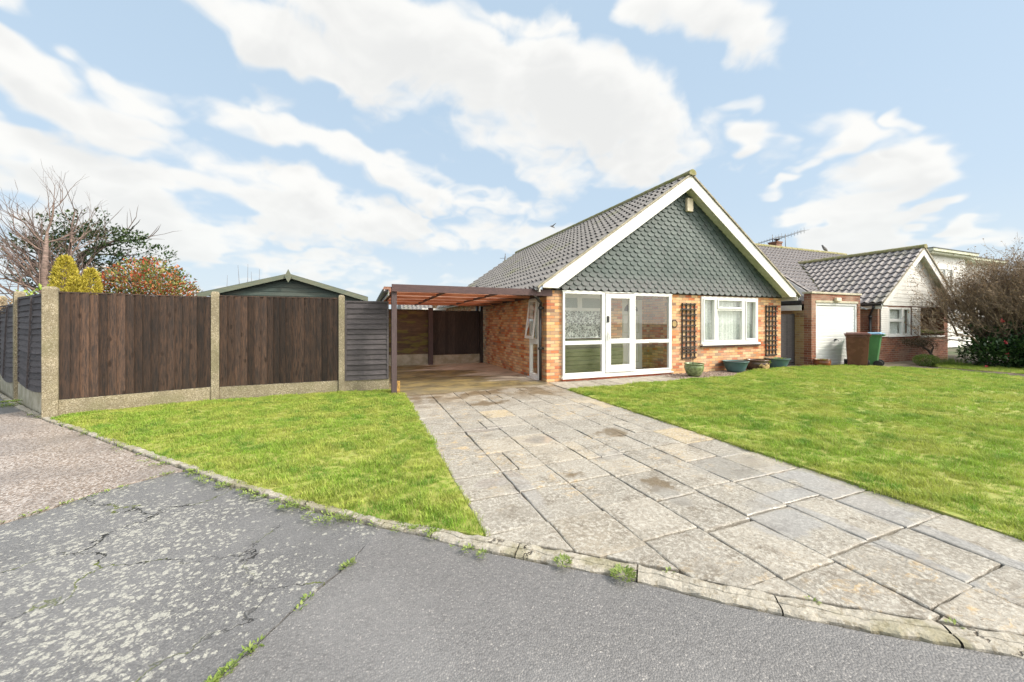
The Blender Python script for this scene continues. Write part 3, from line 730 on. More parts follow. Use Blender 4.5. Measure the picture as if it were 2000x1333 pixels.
def scatter(obj, src, dens_, seed, smin, smax, nscale=2.0, src2=None, dens2=0):
    ng = bpy.data.node_groups.new('grass_scatter', 'GeometryNodeTree')
    ng.interface.new_socket('Geometry', in_out='INPUT', socket_type='NodeSocketGeometry')
    ng.interface.new_socket('Geometry', in_out='OUTPUT', socket_type='NodeSocketGeometry')
    g = NT(ng); gi = g.n('NodeGroupInput'); go = g.n('NodeGroupOutput')
    L = ng.links.new
    dp = g.n('GeometryNodeDistributePointsOnFaces'); L(gi.outputs[0], dp.inputs['Mesh']); dp.inputs['Density'].default_value = dens_; dp.inputs['Seed'].default_value = seed
    oi = g.n('GeometryNodeObjectInfo'); oi.inputs['Object'].default_value = src
    io = g.n('GeometryNodeInstanceOnPoints'); L(dp.outputs['Points'], io.inputs['Points']); L(oi.outputs['Geometry'], io.inputs['Instance'])
    rr = g.n('FunctionNodeRandomValue', data_type='FLOAT_VECTOR'); rr.inputs[0].default_value = (-.12,-.12,0); rr.inputs[1].default_value = (.12,.12,6.283)
    L(rr.outputs[0], io.inputs['Rotation'])
    rs = g.n('FunctionNodeRandomValue', data_type='FLOAT'); rs.inputs[2].default_value = smin; rs.inputs[3].default_value = smax
    ps = g.n('GeometryNodeInputPosition'); nz = g.noise(ps.outputs[0], nscale, 3)
    mu = g.m('MULTIPLY', rs.outputs[1], g.m('MULTIPLY_ADD', nz, 2.4, -.2)); L(mu, io.inputs['Scale'])
    jn = g.n('GeometryNodeJoinGeometry'); L(io.outputs[0], jn.inputs[0]); L(gi.outputs[0], jn.inputs[0])
    if src2:
        dp2 = g.n('GeometryNodeDistributePointsOnFaces'); L(gi.outputs[0], dp2.inputs['Mesh']); dp2.inputs['Density'].default_value = dens2; dp2.inputs['Seed'].default_value = seed+50
        oi2 = g.n('GeometryNodeObjectInfo'); oi2.inputs['Object'].default_value = src2
        io2 = g.n('GeometryNodeInstanceOnPoints'); L(dp2.outputs['Points'], io2.inputs['Points']); L(oi2.outputs['Geometry'], io2.inputs['Instance']); L(rr.outputs[0], io2.inputs['Rotation']); L(rs.outputs[1], io2.inputs['Scale'])
        L(io2.outputs[0], jn.inputs[0]); L(jn.outputs[0], go.inputs[0])
    md = obj.modifiers.new('grass', 'NODES'); md.node_group = ng
def lawn(name, poly, cell, dens_, seed, hmax, lab, zf):
    x0 = min(p[0] for p in poly); x1 = max(p[0] for p in poly); y0 = min(p[1] for p in poly); y1 = max(p[1] for p in poly)
    bm = bmesh.new(); vs = [bm.verts.new((x, y, 0)) for x, y in poly]; f = bm.faces.new(vs)
    bmesh.ops.triangulate(bm, faces=[f])
    k = x0+cell
    while k < x1:
        bmesh.ops.bisect_plane(bm, geom=bm.verts[:]+bm.edges[:]+bm.faces[:], plane_co=(k,0,0), plane_no=(1,0,0)); k += cell
    k = y0+cell
    while k < y1:
        bmesh.ops.bisect_plane(bm, geom=bm.verts[:]+bm.edges[:]+bm.faces[:], plane_co=(0,k,0), plane_no=(0,1,0)); k += cell
    for v in bm.verts: v.co.z = zf(v.co.x, v.co.y)
    be = [e for e in bm.edges if e.is_boundary]
    ex = bmesh.ops.extrude_edge_only(bm, edges=be)
    for v in ex['geom']:
        if isinstance(v, bmesh.types.BMVert): v.co.z = -.05
    bmesh.ops.recalc_face_normals(bm, faces=bm.faces)
    if sum(f.normal.z for f in bm.faces) < 0: bmesh.ops.reverse_faces(bm, faces=bm.faces)
    me = bpy.data.meshes.new(name); bm.to_mesh(me); bm.free(); me.materials.append(M['lawn_base'])
    o = bpy.data.objects.new(name, me); col.objects.link(o); tag(o, lab, 'grass', kind='stuff')
    scatter(o, tuft_mesh('grass_tuft', 26, .045, .014, hmax, .0042, M['grass'], seed), dens_, seed, .55, 1.15, src2=tuft_mesh('tall_tuft', 34, .06, .03, .075, .005, M['grass'], seed+1), dens2=9)
    return o
KL = offs(KO, .050)
lp = [(.735,7.70),(.735,2.37),(.70,2.36)] + KL[4:15][::-1] + [(-4.15,7.78),(-2.5,8.2),(-.4,8.22),(.5,8.10)]
zl = lambda x, y: .006+.014*mnoise.noise((x*1.1, y*1.1, 0))+.006*mnoise.noise((x*4, y*4, 5))
lawn('grass', lp, .25, 620, 3, .040, 'short yellow-green lawn between the board fence and the driveway', zl)
rp = [(3.92,6.74),(3.92,-.42),(5.0,-1.0),(14.8,-1.0),(14.95,1.5),(15.0,3.9),(15.22,5.3),(14.8,6.2),(14.05,6.85),(13.0,7.15),(12.3,7.35),(11.2,7.32),(10.4,7.22),(9.75,7.15),(9.2,6.95),(8.6,6.68),(8.0,6.60),(7.0,6.76),(5.5,6.76)]
rp2 = [p for p in rp]
zr = lambda x, y: .006+.014*mnoise.noise((x*1.1, y*1.1, 0))+.006*mnoise.noise((x*4, y*4, 5))+.012+min(.05, max(0, (x-4.2)*.012))
near = [(3.92,6.76),(3.92,-.4),(8.2,-.2),(8.2,6.58),(8.0,6.60),(7.0,6.76),(5.5,6.76)]
far = [(8.2,6.58),(8.2,-.2),(14.85,-.2),(14.95,1.5),(15.0,3.9),(15.22,5.3),(14.8,6.2),(14.05,6.85),(13.0,7.15),(12.3,7.35),(11.2,7.32),(10.4,7.22),(9.75,7.15),(9.2,6.95),(8.6,6.68)]
lawn('grass', near, .3, 520, 5, .042, 'near half of the large front lawn beside the driveway', zr)
lawn('grass', far, .3, 330, 8, .046, 'far half of the large front lawn in front of the plant pots', zr)
lawn('grass', [(16.7,6.0),(16.6,-1),(19,-1),(19,6.6),(17.6,6.5)], .4, 200, 9, .05, 'narrow grass verge in front of the bare shrub', lambda x, y: .01)
# gravel bed: many pebbles
peb = MB(); rg = random.Random(3)
for _ in range(3600):
    if rg.random() < .72: x, y = rg.uniform(7.25, 9.7), rg.uniform(6.62, 7.84)
    else: x, y = rg.uniform(9.6, 13.4), rg.uniform(7.25, 7.9)
    if inside((x, y), rp): continue
    r = rg.uniform(.012,.026)
    vs = [(x+r*rg.uniform(.6,1)*math.cos(a), y+r*rg.uniform(.6,1)*math.sin(a), .0+r*h_*rg.uniform(.6,1)) for h_ in (0, .8) for a in (0, 1.26, 2.5, 3.77, 5.0)]
    peb.add(vs, [(i, (i+1) % 5, 5+(i+1) % 5, 5+i) for i in range(5)]+[(5,6,7,8,9)])
tag(build('gravel', peb, M['gravel']), 'pinkish gravel bed along the foot of the bungalow wall', 'gravel', kind='stuff')
sheet('gravel_bed', [(7.25,6.7),(8.3,6.6),(9.4,7.0),(10.5,7.2),(13.1,7.2),(13.1,7.95),(7.25,7.84)], -.004, simple('gravel_dust', (.30,.24,.19), (.2,.16,.13), 40, .9, bmp=.5))

# weeds in cracks and along kerb
def leaf(mb, c, d, L, w, up):
    c = Vector(c); d = Vector(d).normalized(); sx = d.cross(Vector(up)).normalized()*w/2
    mb.add([c, c+d*L*.45+sx, c+d*L, c+d*L*.45-sx], [(0,1,2),(0,2,3)])
wm = MB(); rg = random.Random(12)
def rosette(mb, x, y, r, n, z=.0, rg=rg):
    for _ in range(n):
        a = rg.uniform(0, 6.283); q = r*math.sqrt(rg.random()); px_, py_ = x+q*math.cos(a), y+q*math.sin(a)
        d = Vector((math.cos(a)+rg.uniform(-.5,.5), math.sin(a)+rg.uniform(-.5,.5), rg.uniform(.1,1.0)))
        leaf(mb, (px_, py_, z+rg.uniform(0,.01)), d, rg.uniform(.012,.03), rg.uniform(.006,.012), (0,0,1))
for i in range(3, 17):
    a, b = KO[i], KO[i+1]
    dn_ = 3 if i in (9,10,11,12,13) else 1
    for _ in range(dn_*3):
        t = rg.random(); o_ = rg.gauss(-.03 if dn_ == 3 else .0, .035)
        L = math.dist(a, b); nx, ny = -(b[1]-a[1])/L, (b[0]-a[0])/L
        rosette(wm, a[0]+(b[0]-a[0])*t+nx*o_, a[1]+(b[1]-a[1])*t+ny*o_, rg.uniform(.02,.06), rg.randint(10, 45), .0)
for _ in range(150):
    t = rg.random()**1.1; x, y = -.07+(-1.4+.07)*t, 2.4+(.72-2.4)*t
    if mnoise.noise((x*4, y*4, 7)) < .05: continue
    rosette(wm, x+rg.gauss(0,.006), y+rg.gauss(0,.006), .016, rg.randint(6, 14), -.014)
for _ in range(30):
    t = rg.random(); x, y = -1.64+(-2.9+1.64)*t, 4.46+(3.25-4.46)*t
    rosette(wm, x, y, .03, 12, -.01)
for i in (21, 24, 27):
    rosette(wm, KI[i][0]+.01, KI[i][1]-.01, .02, 14, .004)
tag(build('weeds', wm, M['weed']), 'low green weeds and moss in the kerb and pavement joints', 'weeds', kind='stuff')
for k, (x, y, r, n_, lb) in enumerate([(1.075,1.935,.045,110,'small feathery weed on the kerb at the driveway edge, further from the road bend'),(1.33,1.72,.06,230,'bright leafy weed clump spilling from kerb onto the tarmac')]):
    o = MB(); rosette(o, x, y-.02, r, n_, .005); e = build('weed_clump', o, M['weed']); tag(e, lb, 'weed')
o = MB(); rosette(o, -5.55, 8.98, .2, 500, .0); rosette(o, -5.55, 8.98, .12, 400, .06); tag(build('weed_clump', o, M['lime']), 'green leafy weed at the foot of the side fence post', 'weed')

# ================================================================ BUILDINGS
def wall_y(mb, y0, y1, u0, u1, z0, z1, holes):
    xs = sorted({u0, u1, *[h[0] for h in holes], *[h[1] for h in holes]})
    for a, b in zip(xs, xs[1:]):
        hs = sorted([h for h in holes if h[0] <= a+1e-6 and h[1] >= b-1e-6], key=lambda h: h[2]); z = z0
        for h in hs:
            if h[2] > z+1e-6: mb.box(a, b, y0, y1, z, h[2])
            z = h[3]
        if z < z1-1e-6: mb.box(a, b, y0, y1, z, z1)
def wall_x(mb, x0, x1, v0, v1, z0, z1, holes):
    ys = sorted({v0, v1, *[h[0] for h in holes], *[h[1] for h in holes]})
    for a, b in zip(ys, ys[1:]):
        hs = sorted([h for h in holes if h[0] <= a+1e-6 and h[1] >= b-1e-6], key=lambda h: h[2]); z = z0
        for h in hs:
            if h[2] > z+1e-6: mb.box(x0, x1, a, b, z, h[2])
            z = h[3]
        if z < z1-1e-6: mb.box(x0, x1, a, b, z, z1)
def tiles(mb, o, e, up, L, S, tw, course, prof, raise_=.016, nseg=6, keep=None, mf=1.45, mr=.7):
    """courses of roll tiles. o eave corner, e unit along eave, up unit up the slope"""
    o, e, up = Vector(o), Vector(e).normalized(), Vector(up).normalized(); n = e.cross(up).normalized()
    if n.z < 0: n = -n
    nt_ = int(round(L/tw)); tw = L/nt_; nc = int(math.ceil(S/course)); rg = random.Random(9)
    for c in range(nc):
        s0, s1 = c*course, min((c+1)*course+.03, S)
        for k in range(nt_):
            if keep and not keep(o+e*(k+.5)*tw+up*(s0+s1)/2): continue
            dz = rg.uniform(-.003,.004); ds = rg.uniform(-.004,.004)
            vs = []
            for row in range(4):
                for j in range(nseg+1):
                    t = j/nseg; w = prof(t); top = w*mf+raise_+dz
                    s_, h = ((s0+ds+.055, min(top-.018, w*mr-.006)), (s0+ds, top-.016), (s0+ds, top), (s1, w*mr+.003))[row]
                    vs.append(o+e*(k+t)*tw+up*s_+n*h)
            m_ = nseg+1
            mb.add(vs, [(r_*m_+j, r_*m_+j+1, (r_+1)*m_+j+1, (r_+1)*m_+j) for r_ in range(3) for j in range(nseg)])
roll = lambda t: .052*max(0, math.sin(math.pi*min(1, max(0, (t-.45)/.55))))**.7
pant = lambda t: .028*math.sin(2*math.pi*t)+.01*math.sin(4*math.pi*t)
def ridge_tiles(mb, a, b, r, n=14, step=.42):
    a, b = Vector(a), Vector(b); L = (b-a).length; k = int(L/step); d = (b-a).normalized(); x = d.cross(Vector((0,0,1))).normalized()
    for i in range(k):
        p0 = a+d*(L*i/k); p1 = a+d*(L*(i+1)/k+.02); r0, r1 = r*1.06, r
        vs = []
        for p, rr in ((p0, r0), (p1, r1)):
            for q in range(n+1):
                t = math.pi*(-.12+1.24*q/n); vs.append(p+x*rr*math.cos(t)+Vector((0,0,1))*rr*math.sin(t)*.85)
            vs.append(p - Vector((0,0,.05)))
        m_ = n+2
        mb.add(vs, [(j, j+1, m_+j+1, m_+j) for j in range(n)]+[tuple(range(m_))[::-1], tuple(range(m_, 2*m_))])
def win(parent, y, u0, u1, z0, z1, panes, name='window', net=None, fm='white', t=.05, bars=None, label=None, axis='y'):
    """frame proud of plane y (facing -y). panes = list of (u0,u1,z0,z1); everything else between is frame"""
    xs = sorted({u0, u1, *[p[0] for p in panes], *[p[1] for p in panes]})
    mb = MB()
    if axis == 'y': wall_y(mb, y-.03, y+t, u0, u1, z0, z1, panes)
    else: wall_x(mb, y-.03, y+t, u0, u1, z0, z1, panes)
    w = build(name, mb, M[fm], parent, bevel=.005, label=label)
    for p in panes:
        b = MB(); i = .014
        bd = MB()
        if axis == 'y':
            b.add([(p[0],y+.012,p[2]),(p[1],y+.012,p[2]),(p[1],y+.012,p[3]),(p[0],y+.012,p[3])], [(0,1,2,3)])
        else:
            b.add([(y+.012,p[0],p[2]),(y+.012,p[1],p[2]),(y+.012,p[1],p[3]),(y+.012,p[0],p[3])], [(0,1,2,3)])
        build('pane', b, M['glass'], w)
    if net:
        mt, ya, segs = net
        b = MB(); a0, a1 = segs[0], segs[1]; n = int((a1-a0)/.018); vs = []
        for k in range(n+1):
            u = a0+(a1-a0)*k/n; yy = ya+.022*math.sin(u*38+2*math.sin(u*5))+.01*math.sin(u*91)
            for z in (segs[2], segs[3]): vs.append((u, yy, z) if axis == 'y' else (yy, u, z))
        b.add(vs, [(2*k, 2*k+2, 2*k+3, 2*k+1) for k in range(n)], True)
        build('net_curtain', b, M[mt], w)
    return w
FV = 7.85; UL, UR = 3.97, 12.18; RK = .70; RIDGE = 5.33; RU = 8.07; VB = 19.7
# ---- main bungalow
H = thing('bungalow', (UL, FV, 0), 'orange and buff brick bungalow with white gable boards and green scalloped tiles', 'bungalow')
PO = (4.37, 7.69, 0, 2.14); WO = (8.80, 11.10, .79, 2.14)
mb = MB()
wall_y(mb, FV, FV+.25, UL, UR, -.05, 2.16, [(PO[0], PO[1], -.05, 2.14), (WO[0], WO[1], .79, 2.14)])
wall_x(mb, UL, UL+.25, FV+.25, 19.35, -.05, 2.16, [(8.22, 8.78, .03, 2.0)])
wall_x(mb, UR-.25, UR, FV+.25, 19.35, -.05, 2.16, [])
mb.box(UL+.25, UR-.25, 19.1, 19.35, -.05, 2.16)
build('wall', mb, M['brick'], H)
# gable: backing + scallop tiles
def rooftop(u): return RIDGE-RK*abs(u-RU)
g1 = MB(); g1.prism([(3.95,FV-.02,2.165),(UR+.02,FV-.02,2.165),(UR+.02,FV-.02,rooftop(UR)-.12),(RU,FV-.02,RIDGE-.14),(3.95,FV-.02,rooftop(3.95)-.12)], (0,.2,0))
gb = build('gable', g1, M['render_dark'], H)
sc = MB(); rg = random.Random(2); TW, EX = .222, .113; k = 0; z = 2.17
while z < 5.15:
    u = 3.98+(TW/2 if k % 2 else 0)
    while u < UR+.12:
        if z+.02 < rooftop(u)-.22 or (z+.02 < rooftop(u)-.16 and False):
            w = TW/2-.0015; h = EX*2.1; dz = rg.uniform(-.004,.004); pts = []
            for q in range(9):
                a = math.pi*(1+q/8); pts.append((u+w*math.cos(a)*(1), z+dz+.082+.082*math.sin(a)))
            pts = [(u-w, z+h)] + [(u-w, z+dz+.086)] + pts[1:-1] + [(u+w, z+dz+.086), (u+w, z+h)]
            tilt = lambda zz: FV-.026-.048*max(0, 1-(zz-z)/h)
            n = len(pts); th = .016
            vs = [(p[0], tilt(p[1])-th, p[1]) for p in pts]+[(p[0], tilt(p[1]), p[1]) for p in pts]
            sc.add(vs, [tuple(range(n))]+[(i, n+i, n+(i+1) % n, (i+1) % n) for i in range(n)])
        u += TW
    z += EX; k += 1
s_ = build('scallop_tiles', sc, M['scale'], gb)
# barge boards, soffit
YB = 7.50; bt = .022; DV = .30
def barge(sgn):
    b = MB(); e = RU+sgn*(4.37 if sgn < 0 else 4.27)
    top = lambda u: RIDGE-RK*abs(u-RU)-.035
    pts = [(RU, YB, top(RU)), (e, YB, top(e)), (e, YB, 2.175), (RU+sgn*(abs(e-RU)-.42+0), YB, 2.175), (RU, YB, top(RU)-DV-.03)]
    # keep the lower edge parallel to the rake
    ue = RU+sgn*((top(RU)-DV-.03-2.175)/RK)
    pts[3] = (ue, YB, 2.175)
    b.prism(pts if sgn > 0 else pts[::-1], (0, bt, 0)); return b
build('barge_board', barge(-1), M['white_paint'], H, bevel=.003); build('barge_board', barge(1), M['white_paint'], H, bevel=.003)
sf = MB()
for sgn in (-1, 1):
    e = RU+sgn*4.25
    zz = lambda u: RIDGE-RK*abs(u-RU)-.035-DV+.03
    ue = RU+sgn*((zz(RU)-2.19)/RK)
    sf.prism([(RU, YB+bt, zz(RU)), (ue, YB+bt, 2.19), (ue, YB+bt, 2.21), (RU, YB+bt, zz(RU)+.02)][::sgn], (0, FV-.07-YB-bt, 0))
    sf.box(min(ue, e), max(ue, e), YB+bt, FV-.06, 2.178, 2.195)
build('soffit', sf, M['soffit'], H)
# roof slopes
E0L, E0R = RU-4.50, RU+4.45
rl = MB(); upL = Vector((1,0,RK)).normalized(); S = 4.50*math.sqrt(1+RK*RK)
tiles(rl, (E0L, YB-.02, rooftop(E0L)-.02), (0,1,0), upL, VB-YB+.02, S, .232, .345, roll)
upR = Vector((-1,0,RK)).normalized()
tiles(rl, (E0R, YB-.02, rooftop(E0R)-.02), (0,1,0), upR, VB-YB+.02, 4.45*math.sqrt(1+RK*RK), .232, .345, roll)
rl.prism([(E0L, YB+.02, rooftop(E0L)-.045), (RU, YB+.02, RIDGE-.03), (E0R, YB+.02, rooftop(E0R)-.045), (E0R, YB+.02, rooftop(E0R)-.06), (RU, YB+.02, RIDGE-.06), (E0L, YB+.02, rooftop(E0L)-.06)], (0, VB-YB-.04, 0))
rf = build('roof', rl, M['roof'], H)
rt = MB(); ridge_tiles(rt, (RU, YB-.06, RIDGE+.005), (RU, VB, RIDGE+.005), .115); build('ridge_tiles', rt, M['ridge'], rf)
vm_ = MB()
for sgn, e in ((-1, E0L), (1, E0R)):
    a = (RU, YB-.03, RIDGE-.015); b = (e, YB-.03, rooftop(e)-.025)
    vm_.prism([a, b, (b[0], b[1], b[2]+.045), (a[0], a[1], a[2]+.045)][::-sgn], (0, .09, 0))
build('verge_mortar', vm_, M['verge'], rf)
# gutters
def gutter(mb, x, y0, y1, z, r=.055, n=8):
    vs = []
    for y in (y0, y1):
        for rr in (r, r-.006):
            for q in range(n+1):
                a = math.pi*(1+q/n); vs.append((x+rr*math.cos(a), y, z+rr*math.sin(a)))
    m_ = n+1
    mb.add(vs, [(j, j+1, 2*m_+j+1, 2*m_+j) for j in range(n)]+[(m_+j, 3*m_+j, 3*m_+j+1, m_+j+1) for j in range(n)]+[tuple(range(m_))]+[tuple(range(2*m_, 3*m_))], True)
gt = MB(); gutter(gt, E0L-.01, 7.54, 19.6, 2.17); gg = build('gutter', gt, M['grey_metal'], H)
gt = MB(); gutter(gt, E0R+.01, 7.54, 19.6, 2.17); build('gutter', gt, M['black'], H)
fa = MB(); fa.box(E0L+.06, E0L+.082, 7.53, 19.5, 2.08, 2.24); build('fascia', fa, M['white_paint'], H); fa = MB(); fa.box(E0R-.082, E0R-.06, 7.53, 19.5, 2.08, 2.24); build('fascia', fa, M['white_paint'], H)
dp = MB(); DX, DY = 3.88, 8.0
dp.tube([(E0L-.01, 7.66, 2.13),(E0L-.01, 7.66, 2.05),(3.62,7.72,2.0)], .034, 10)
d1_ = build('downpipe_bend', dp, M['grey_metal'], H)
dp = MB(); dp.tube([(3.62,7.72,2.0),(3.80,7.90,1.90),(DX,DY-.03,1.86),(DX,DY,1.78)], .034, 10); 
dp.tube([(DX,DY,1.80),(DX,DY,.03)], .034, 12)
for zz in (1.74, .78): dp.tube([(DX,DY,zz-.035),(DX,DY,zz+.035)], .046, 12); dp.box(DX, UL, DY-.02, DY+.02, zz-.02, zz+.02); dp.box(DX-.06, DX+.06, DY-.012, DY+.012, zz-.025, zz+.025)
build('downpipe', dp, M['black'], H)
vp = MB(); vp.tube([(3.80,13.05,0),(3.80,13.05,2.72)], .055, 12); build('vent_pipe', vp, M['black'], H)
# plinth + porch screen
pl_ = MB(); pl_.box(PO[0]-.0, PO[1], FV-.055, FV+.2, -.05, .05); build('porch_step', pl_, M['brick_red'], H)
si = MB(); si.box(PO[0]-.03, PO[1]+.035, FV-.10, FV+.05, .052, .09); si.box(PO[0]-.0, PO[1]+.0, FV-.04, FV+.06, .092, .14)
SL = win(H, FV-.03, PO[0], 5.545, .14, 2.135, [(4.425, 5.47, .18, .86), (4.425, 5.47, .95, 2.085)], 'porch_side_window')
build('sill', si, M['white'], SL, bevel=.004)
win(H, FV-.03, 6.44, PO[1], .14, 2.135, [(6.49, 7.60, .18, .86), (6.49, 7.60, .95, 2.085)], 'porch_side_window')
dr = win(H, FV-.045, 5.565, 6.42, .155, 2.115, [(5.72, 6.29, .33, .87), (5.72, 6.29, .99, 2.00)], 'porch_door', t=.03)
bb = MB(); bb.box(5.60, 5.66, FV-.10, FV-.06, 1.40, 1.56); build('doorbell', bb, M['black'], dr, bevel=.008)
hh = MB(); hh.tube([(5.645, FV-.08, 1.12),(5.645,FV-.125,1.12),(5.645,FV-.125,.98)], .009, 8); hh.box(5.625,5.665,FV-.088,FV-.07,.95,1.18); build('handle', hh, M['white'], dr)
bb = MB(); bb.box(6.93, 7.26, FV-.075, FV-.058, .885, .93); build('letter_flap', bb, M['white'], dr.parent, bevel=.004)
sb = MB(); sb.box(5.545, 5.565, FV-.05, FV+.03, .14, 2.135); sb.box(6.42,6.44, FV-.05, FV+.03, .14, 2.135); sb.box(PO[0]-.02, PO[1]+.02, FV-.065, FV+.04, 2.137, 2.163)
build('porch_frame', sb, M['white'], H)
# porch interior
pi_ = MB(); pi_.box(6.62, 7.94, 8.86, 8.96, 0, 2.30); pi_.box(7.84, 7.94, 8.10, 8.86, 0, 2.30); pi_.box(6.02, 6.62, 8.50, 8.60, .98, 2.30); pi_.box(6.55, 6.62, 8.60, 8.86, 0, 2.30); build('porch_wall', pi_, M['brick'], H)
pf = MB(); pf.box(4.22, 7.84, 8.05, 8.86, .0, .06); build('porch_floor', pf, M['porch_floor'], H)
pc = MB(); pc.box(4.22, 7.84, 8.10, 8.86, 2.145, 2.157); build('porch_ceiling', pc, M['white_paint'], H)
iw = MB(); wall_y(iw, 8.50, 8.56, 4.22, 6.02, .98, 2.14, [(4.34, 5.20, 1.78, 2.04), (5.34, 5.96, 1.78, 2.04), (4.30, 5.96, 1.0, 1.70)])
inn = build('inner_window', iw, M['white'], H)
b = MB(); b.box(4.34, 5.96, 8.53, 8.54, 1.78, 2.04); build('frosted_pane', b, simple('frosted_glass', (.24,.28,.26), (.36,.40,.37), 60, .3, bmp=.3), inn)
b = MB(); n = 120; vs = []
for k in range(n+1):
    u = 4.30+1.66*k/n
    for z in (1.0, 1.70): vs.append((u, 8.56+.02*math.sin(u*30)+.008*math.sin(u*80), z))
b.add(vs, [(2*k, 2*k+2, 2*k+3, 2*k+1) for k in range(n)], True); build('lace_curtain', b, M['lace'], inn)
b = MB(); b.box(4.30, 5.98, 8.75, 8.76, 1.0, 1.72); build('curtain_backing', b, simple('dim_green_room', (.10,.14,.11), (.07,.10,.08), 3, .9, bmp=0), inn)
b = MB()
for k in range(8): b.box(4.23, 6.61, 8.465-.012*(k % 2 == 0), 8.499, .065+k*.112, .065+k*.112+.108)
build('lower_cladding', b, M['olive'], inn, bevel=.006)
# inner front door (white panel door with fanlight)
idr = MB(); idr.box(6.74, 7.56, 8.79, 8.85, .06, 2.06); idoor = build('front_door', idr, M['white_paint'], H, bevel=.004)
b = MB()
for (a0, a1, z0_, z1_) in ((6.86,7.10,.25,.92),(7.20,7.44,.25,.92),(6.86,7.10,1.10,1.62),(7.20,7.44,1.10,1.62)):
    for q in ((a0,a1,z0_,z0_+.02),(a0,a1,z1_-.02,z1_),(a0,a0+.02,z0_+.02,z1_-.02),(a1-.02,a1,z0_+.02,z1_-.02)): b.box(q[0],q[1],8.778,8.789,q[2],q[3])
build('panel_moulding', b, M['soffit'], idoor)
b = MB(); vs = [(7.15, 8.78, 1.72)]+[(7.15+.24*math.cos(math.pi*q/12), 8.78, 1.72+.22*math.sin(math.pi*q/12)) for q in range(13)]
b.add(vs, [(0,i+1,i+2) for i in range(12)]); build('fanlight', b, M['black'], idoor)
b = MB(); b.box(7.05,7.25,8.77,8.789,.98,1.04); build('letter_plate', b, simple('brass', (.35,.22,.08), None, 6, .35, metal=.6, bmp=0), idoor)
# bedroom window
W2 = win(H, FV+.0, WO[0], WO[1], .80, 2.135, [(8.90, 9.27, .90, 2.03), (9.41, 10.42, .88, 1.74), (9.47, 10.36, 1.84, 2.02), (10.58, 10.96, .92, 2.00)], 'window', net=('net', FV+.13, (8.84, 11.06, .82, 2.12)))
b = MB()
for (a0, a1, z0_, z1_) in ((9.40,10.43,1.79,2.06),(8.85,9.31,.86,2.07),(10.54,11.0,.88,2.04)):
    for q in ((a0,a1,z0_,z0_+.035),(a0,a1,z1_-.035,z1_),(a0,a0+.04,z0_+.035,z1_-.035),(a1-.04,a1,z0_+.035,z1_-.035)): b.box(q[0],q[1],FV-.052,FV-.031,q[2],q[3])
build('casement', b, M['white'], W2, bevel=.004)
b = MB(); b.box(WO[0]-.02, WO[1]+.03, FV-.09, FV+.02, .745, .798); build('sill', b, M['white'], W2, bevel=.005)
b = MB(); b.box(WO[0]-.02, WO[1]+.08, FV-.065, FV-.001, .70, .743); build('sill_board', b, M['trim'], W2, bevel=.005)
# bedroom interior
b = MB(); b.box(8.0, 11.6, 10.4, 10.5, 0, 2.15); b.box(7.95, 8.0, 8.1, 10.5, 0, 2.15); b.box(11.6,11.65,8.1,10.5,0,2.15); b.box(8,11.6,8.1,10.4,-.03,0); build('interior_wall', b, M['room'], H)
# side window of kitchen, with top casement propped open
W3 = win(H, UL-.0, 8.22, 8.78, .03, 2.0, [(8.29, 8.71, .12, .86), (8.30, 8.70, 1.0, 1.90)], 'side_window', axis='x', net=('net', UL+.14, (8.24, 8.76, 1.0, 1.95)))
b = MB(); ang = R(7); Lz = .98
mb_ = MB(); wall_x(mb_, -.025, .0, 8.25, 8.75, -Lz, 0, [(8.31, 8.69, -Lz+.07, -.06)])
ca, sa = math.cos(ang), math.sin(ang)
rot = lambda x, z: (UL-.035+x*ca+z*sa, 1.97-x*sa+z*ca)
b.v = [(rot(x, z)[0], y, rot(x, z)[1]) for x, y, z in mb_.v]; b.f = mb_.f; b.sm = mb_.sm
cs_ = build('open_casement', b, M['white'], W3, bevel=.004)
b = MB(); q0, q1 = rot(-.012, -Lz+.07), rot(-.012, -.06)
b.add([(q0[0], 8.31, q0[1]), (q0[0], 8.69, q0[1]), (q1[0], 8.69, q1[1]), (q1[0], 8.31, q1[1])], [(0,1,2,3)])
build('casement_pane', b, M['glass'], W3)
b = MB(); b.box(UL-.09, UL-.0, 8.18, 8.82, .0, .028); build('sill', b, M['white'], W3)
# alarm box, plaque, trellises, pots
b = MB(); b.prism([(8.15,7.78,4.42),(8.36,7.78,4.42),(8.36,7.78,4.78),(8.15,7.78,4.78)], (0,-.085,0)); 
o = build('alarm_box', b, M['cream'], bevel=.012); tag(o, 'small cream box fixed high on the green tiled gable', 'alarm box')
b = MB(); vs = [(7.82+.125*math.cos(R(22.5+45*k)), FV-.001, 1.36+.125*math.sin(R(22.5+45*k))) for k in range(8)]
b.prism(vs, (0,-.02,0)); t = thing('house_plaque', (7.82, FV, 1.36), 'small octagonal dark plaque with pale centre on brick beside the porch', 'plaque')
build('backplate', b, M['glaze_brown'], t, bevel=.004)
b = MB(); vs = [(7.82+.075*math.cos(2*math.pi*k/20), FV-.022, 1.36+.075*math.sin(2*math.pi*k/20)) for k in range(20)]
b.prism(vs, (0,-.006,0)); build('centre_disc', b, M['relief'], t)
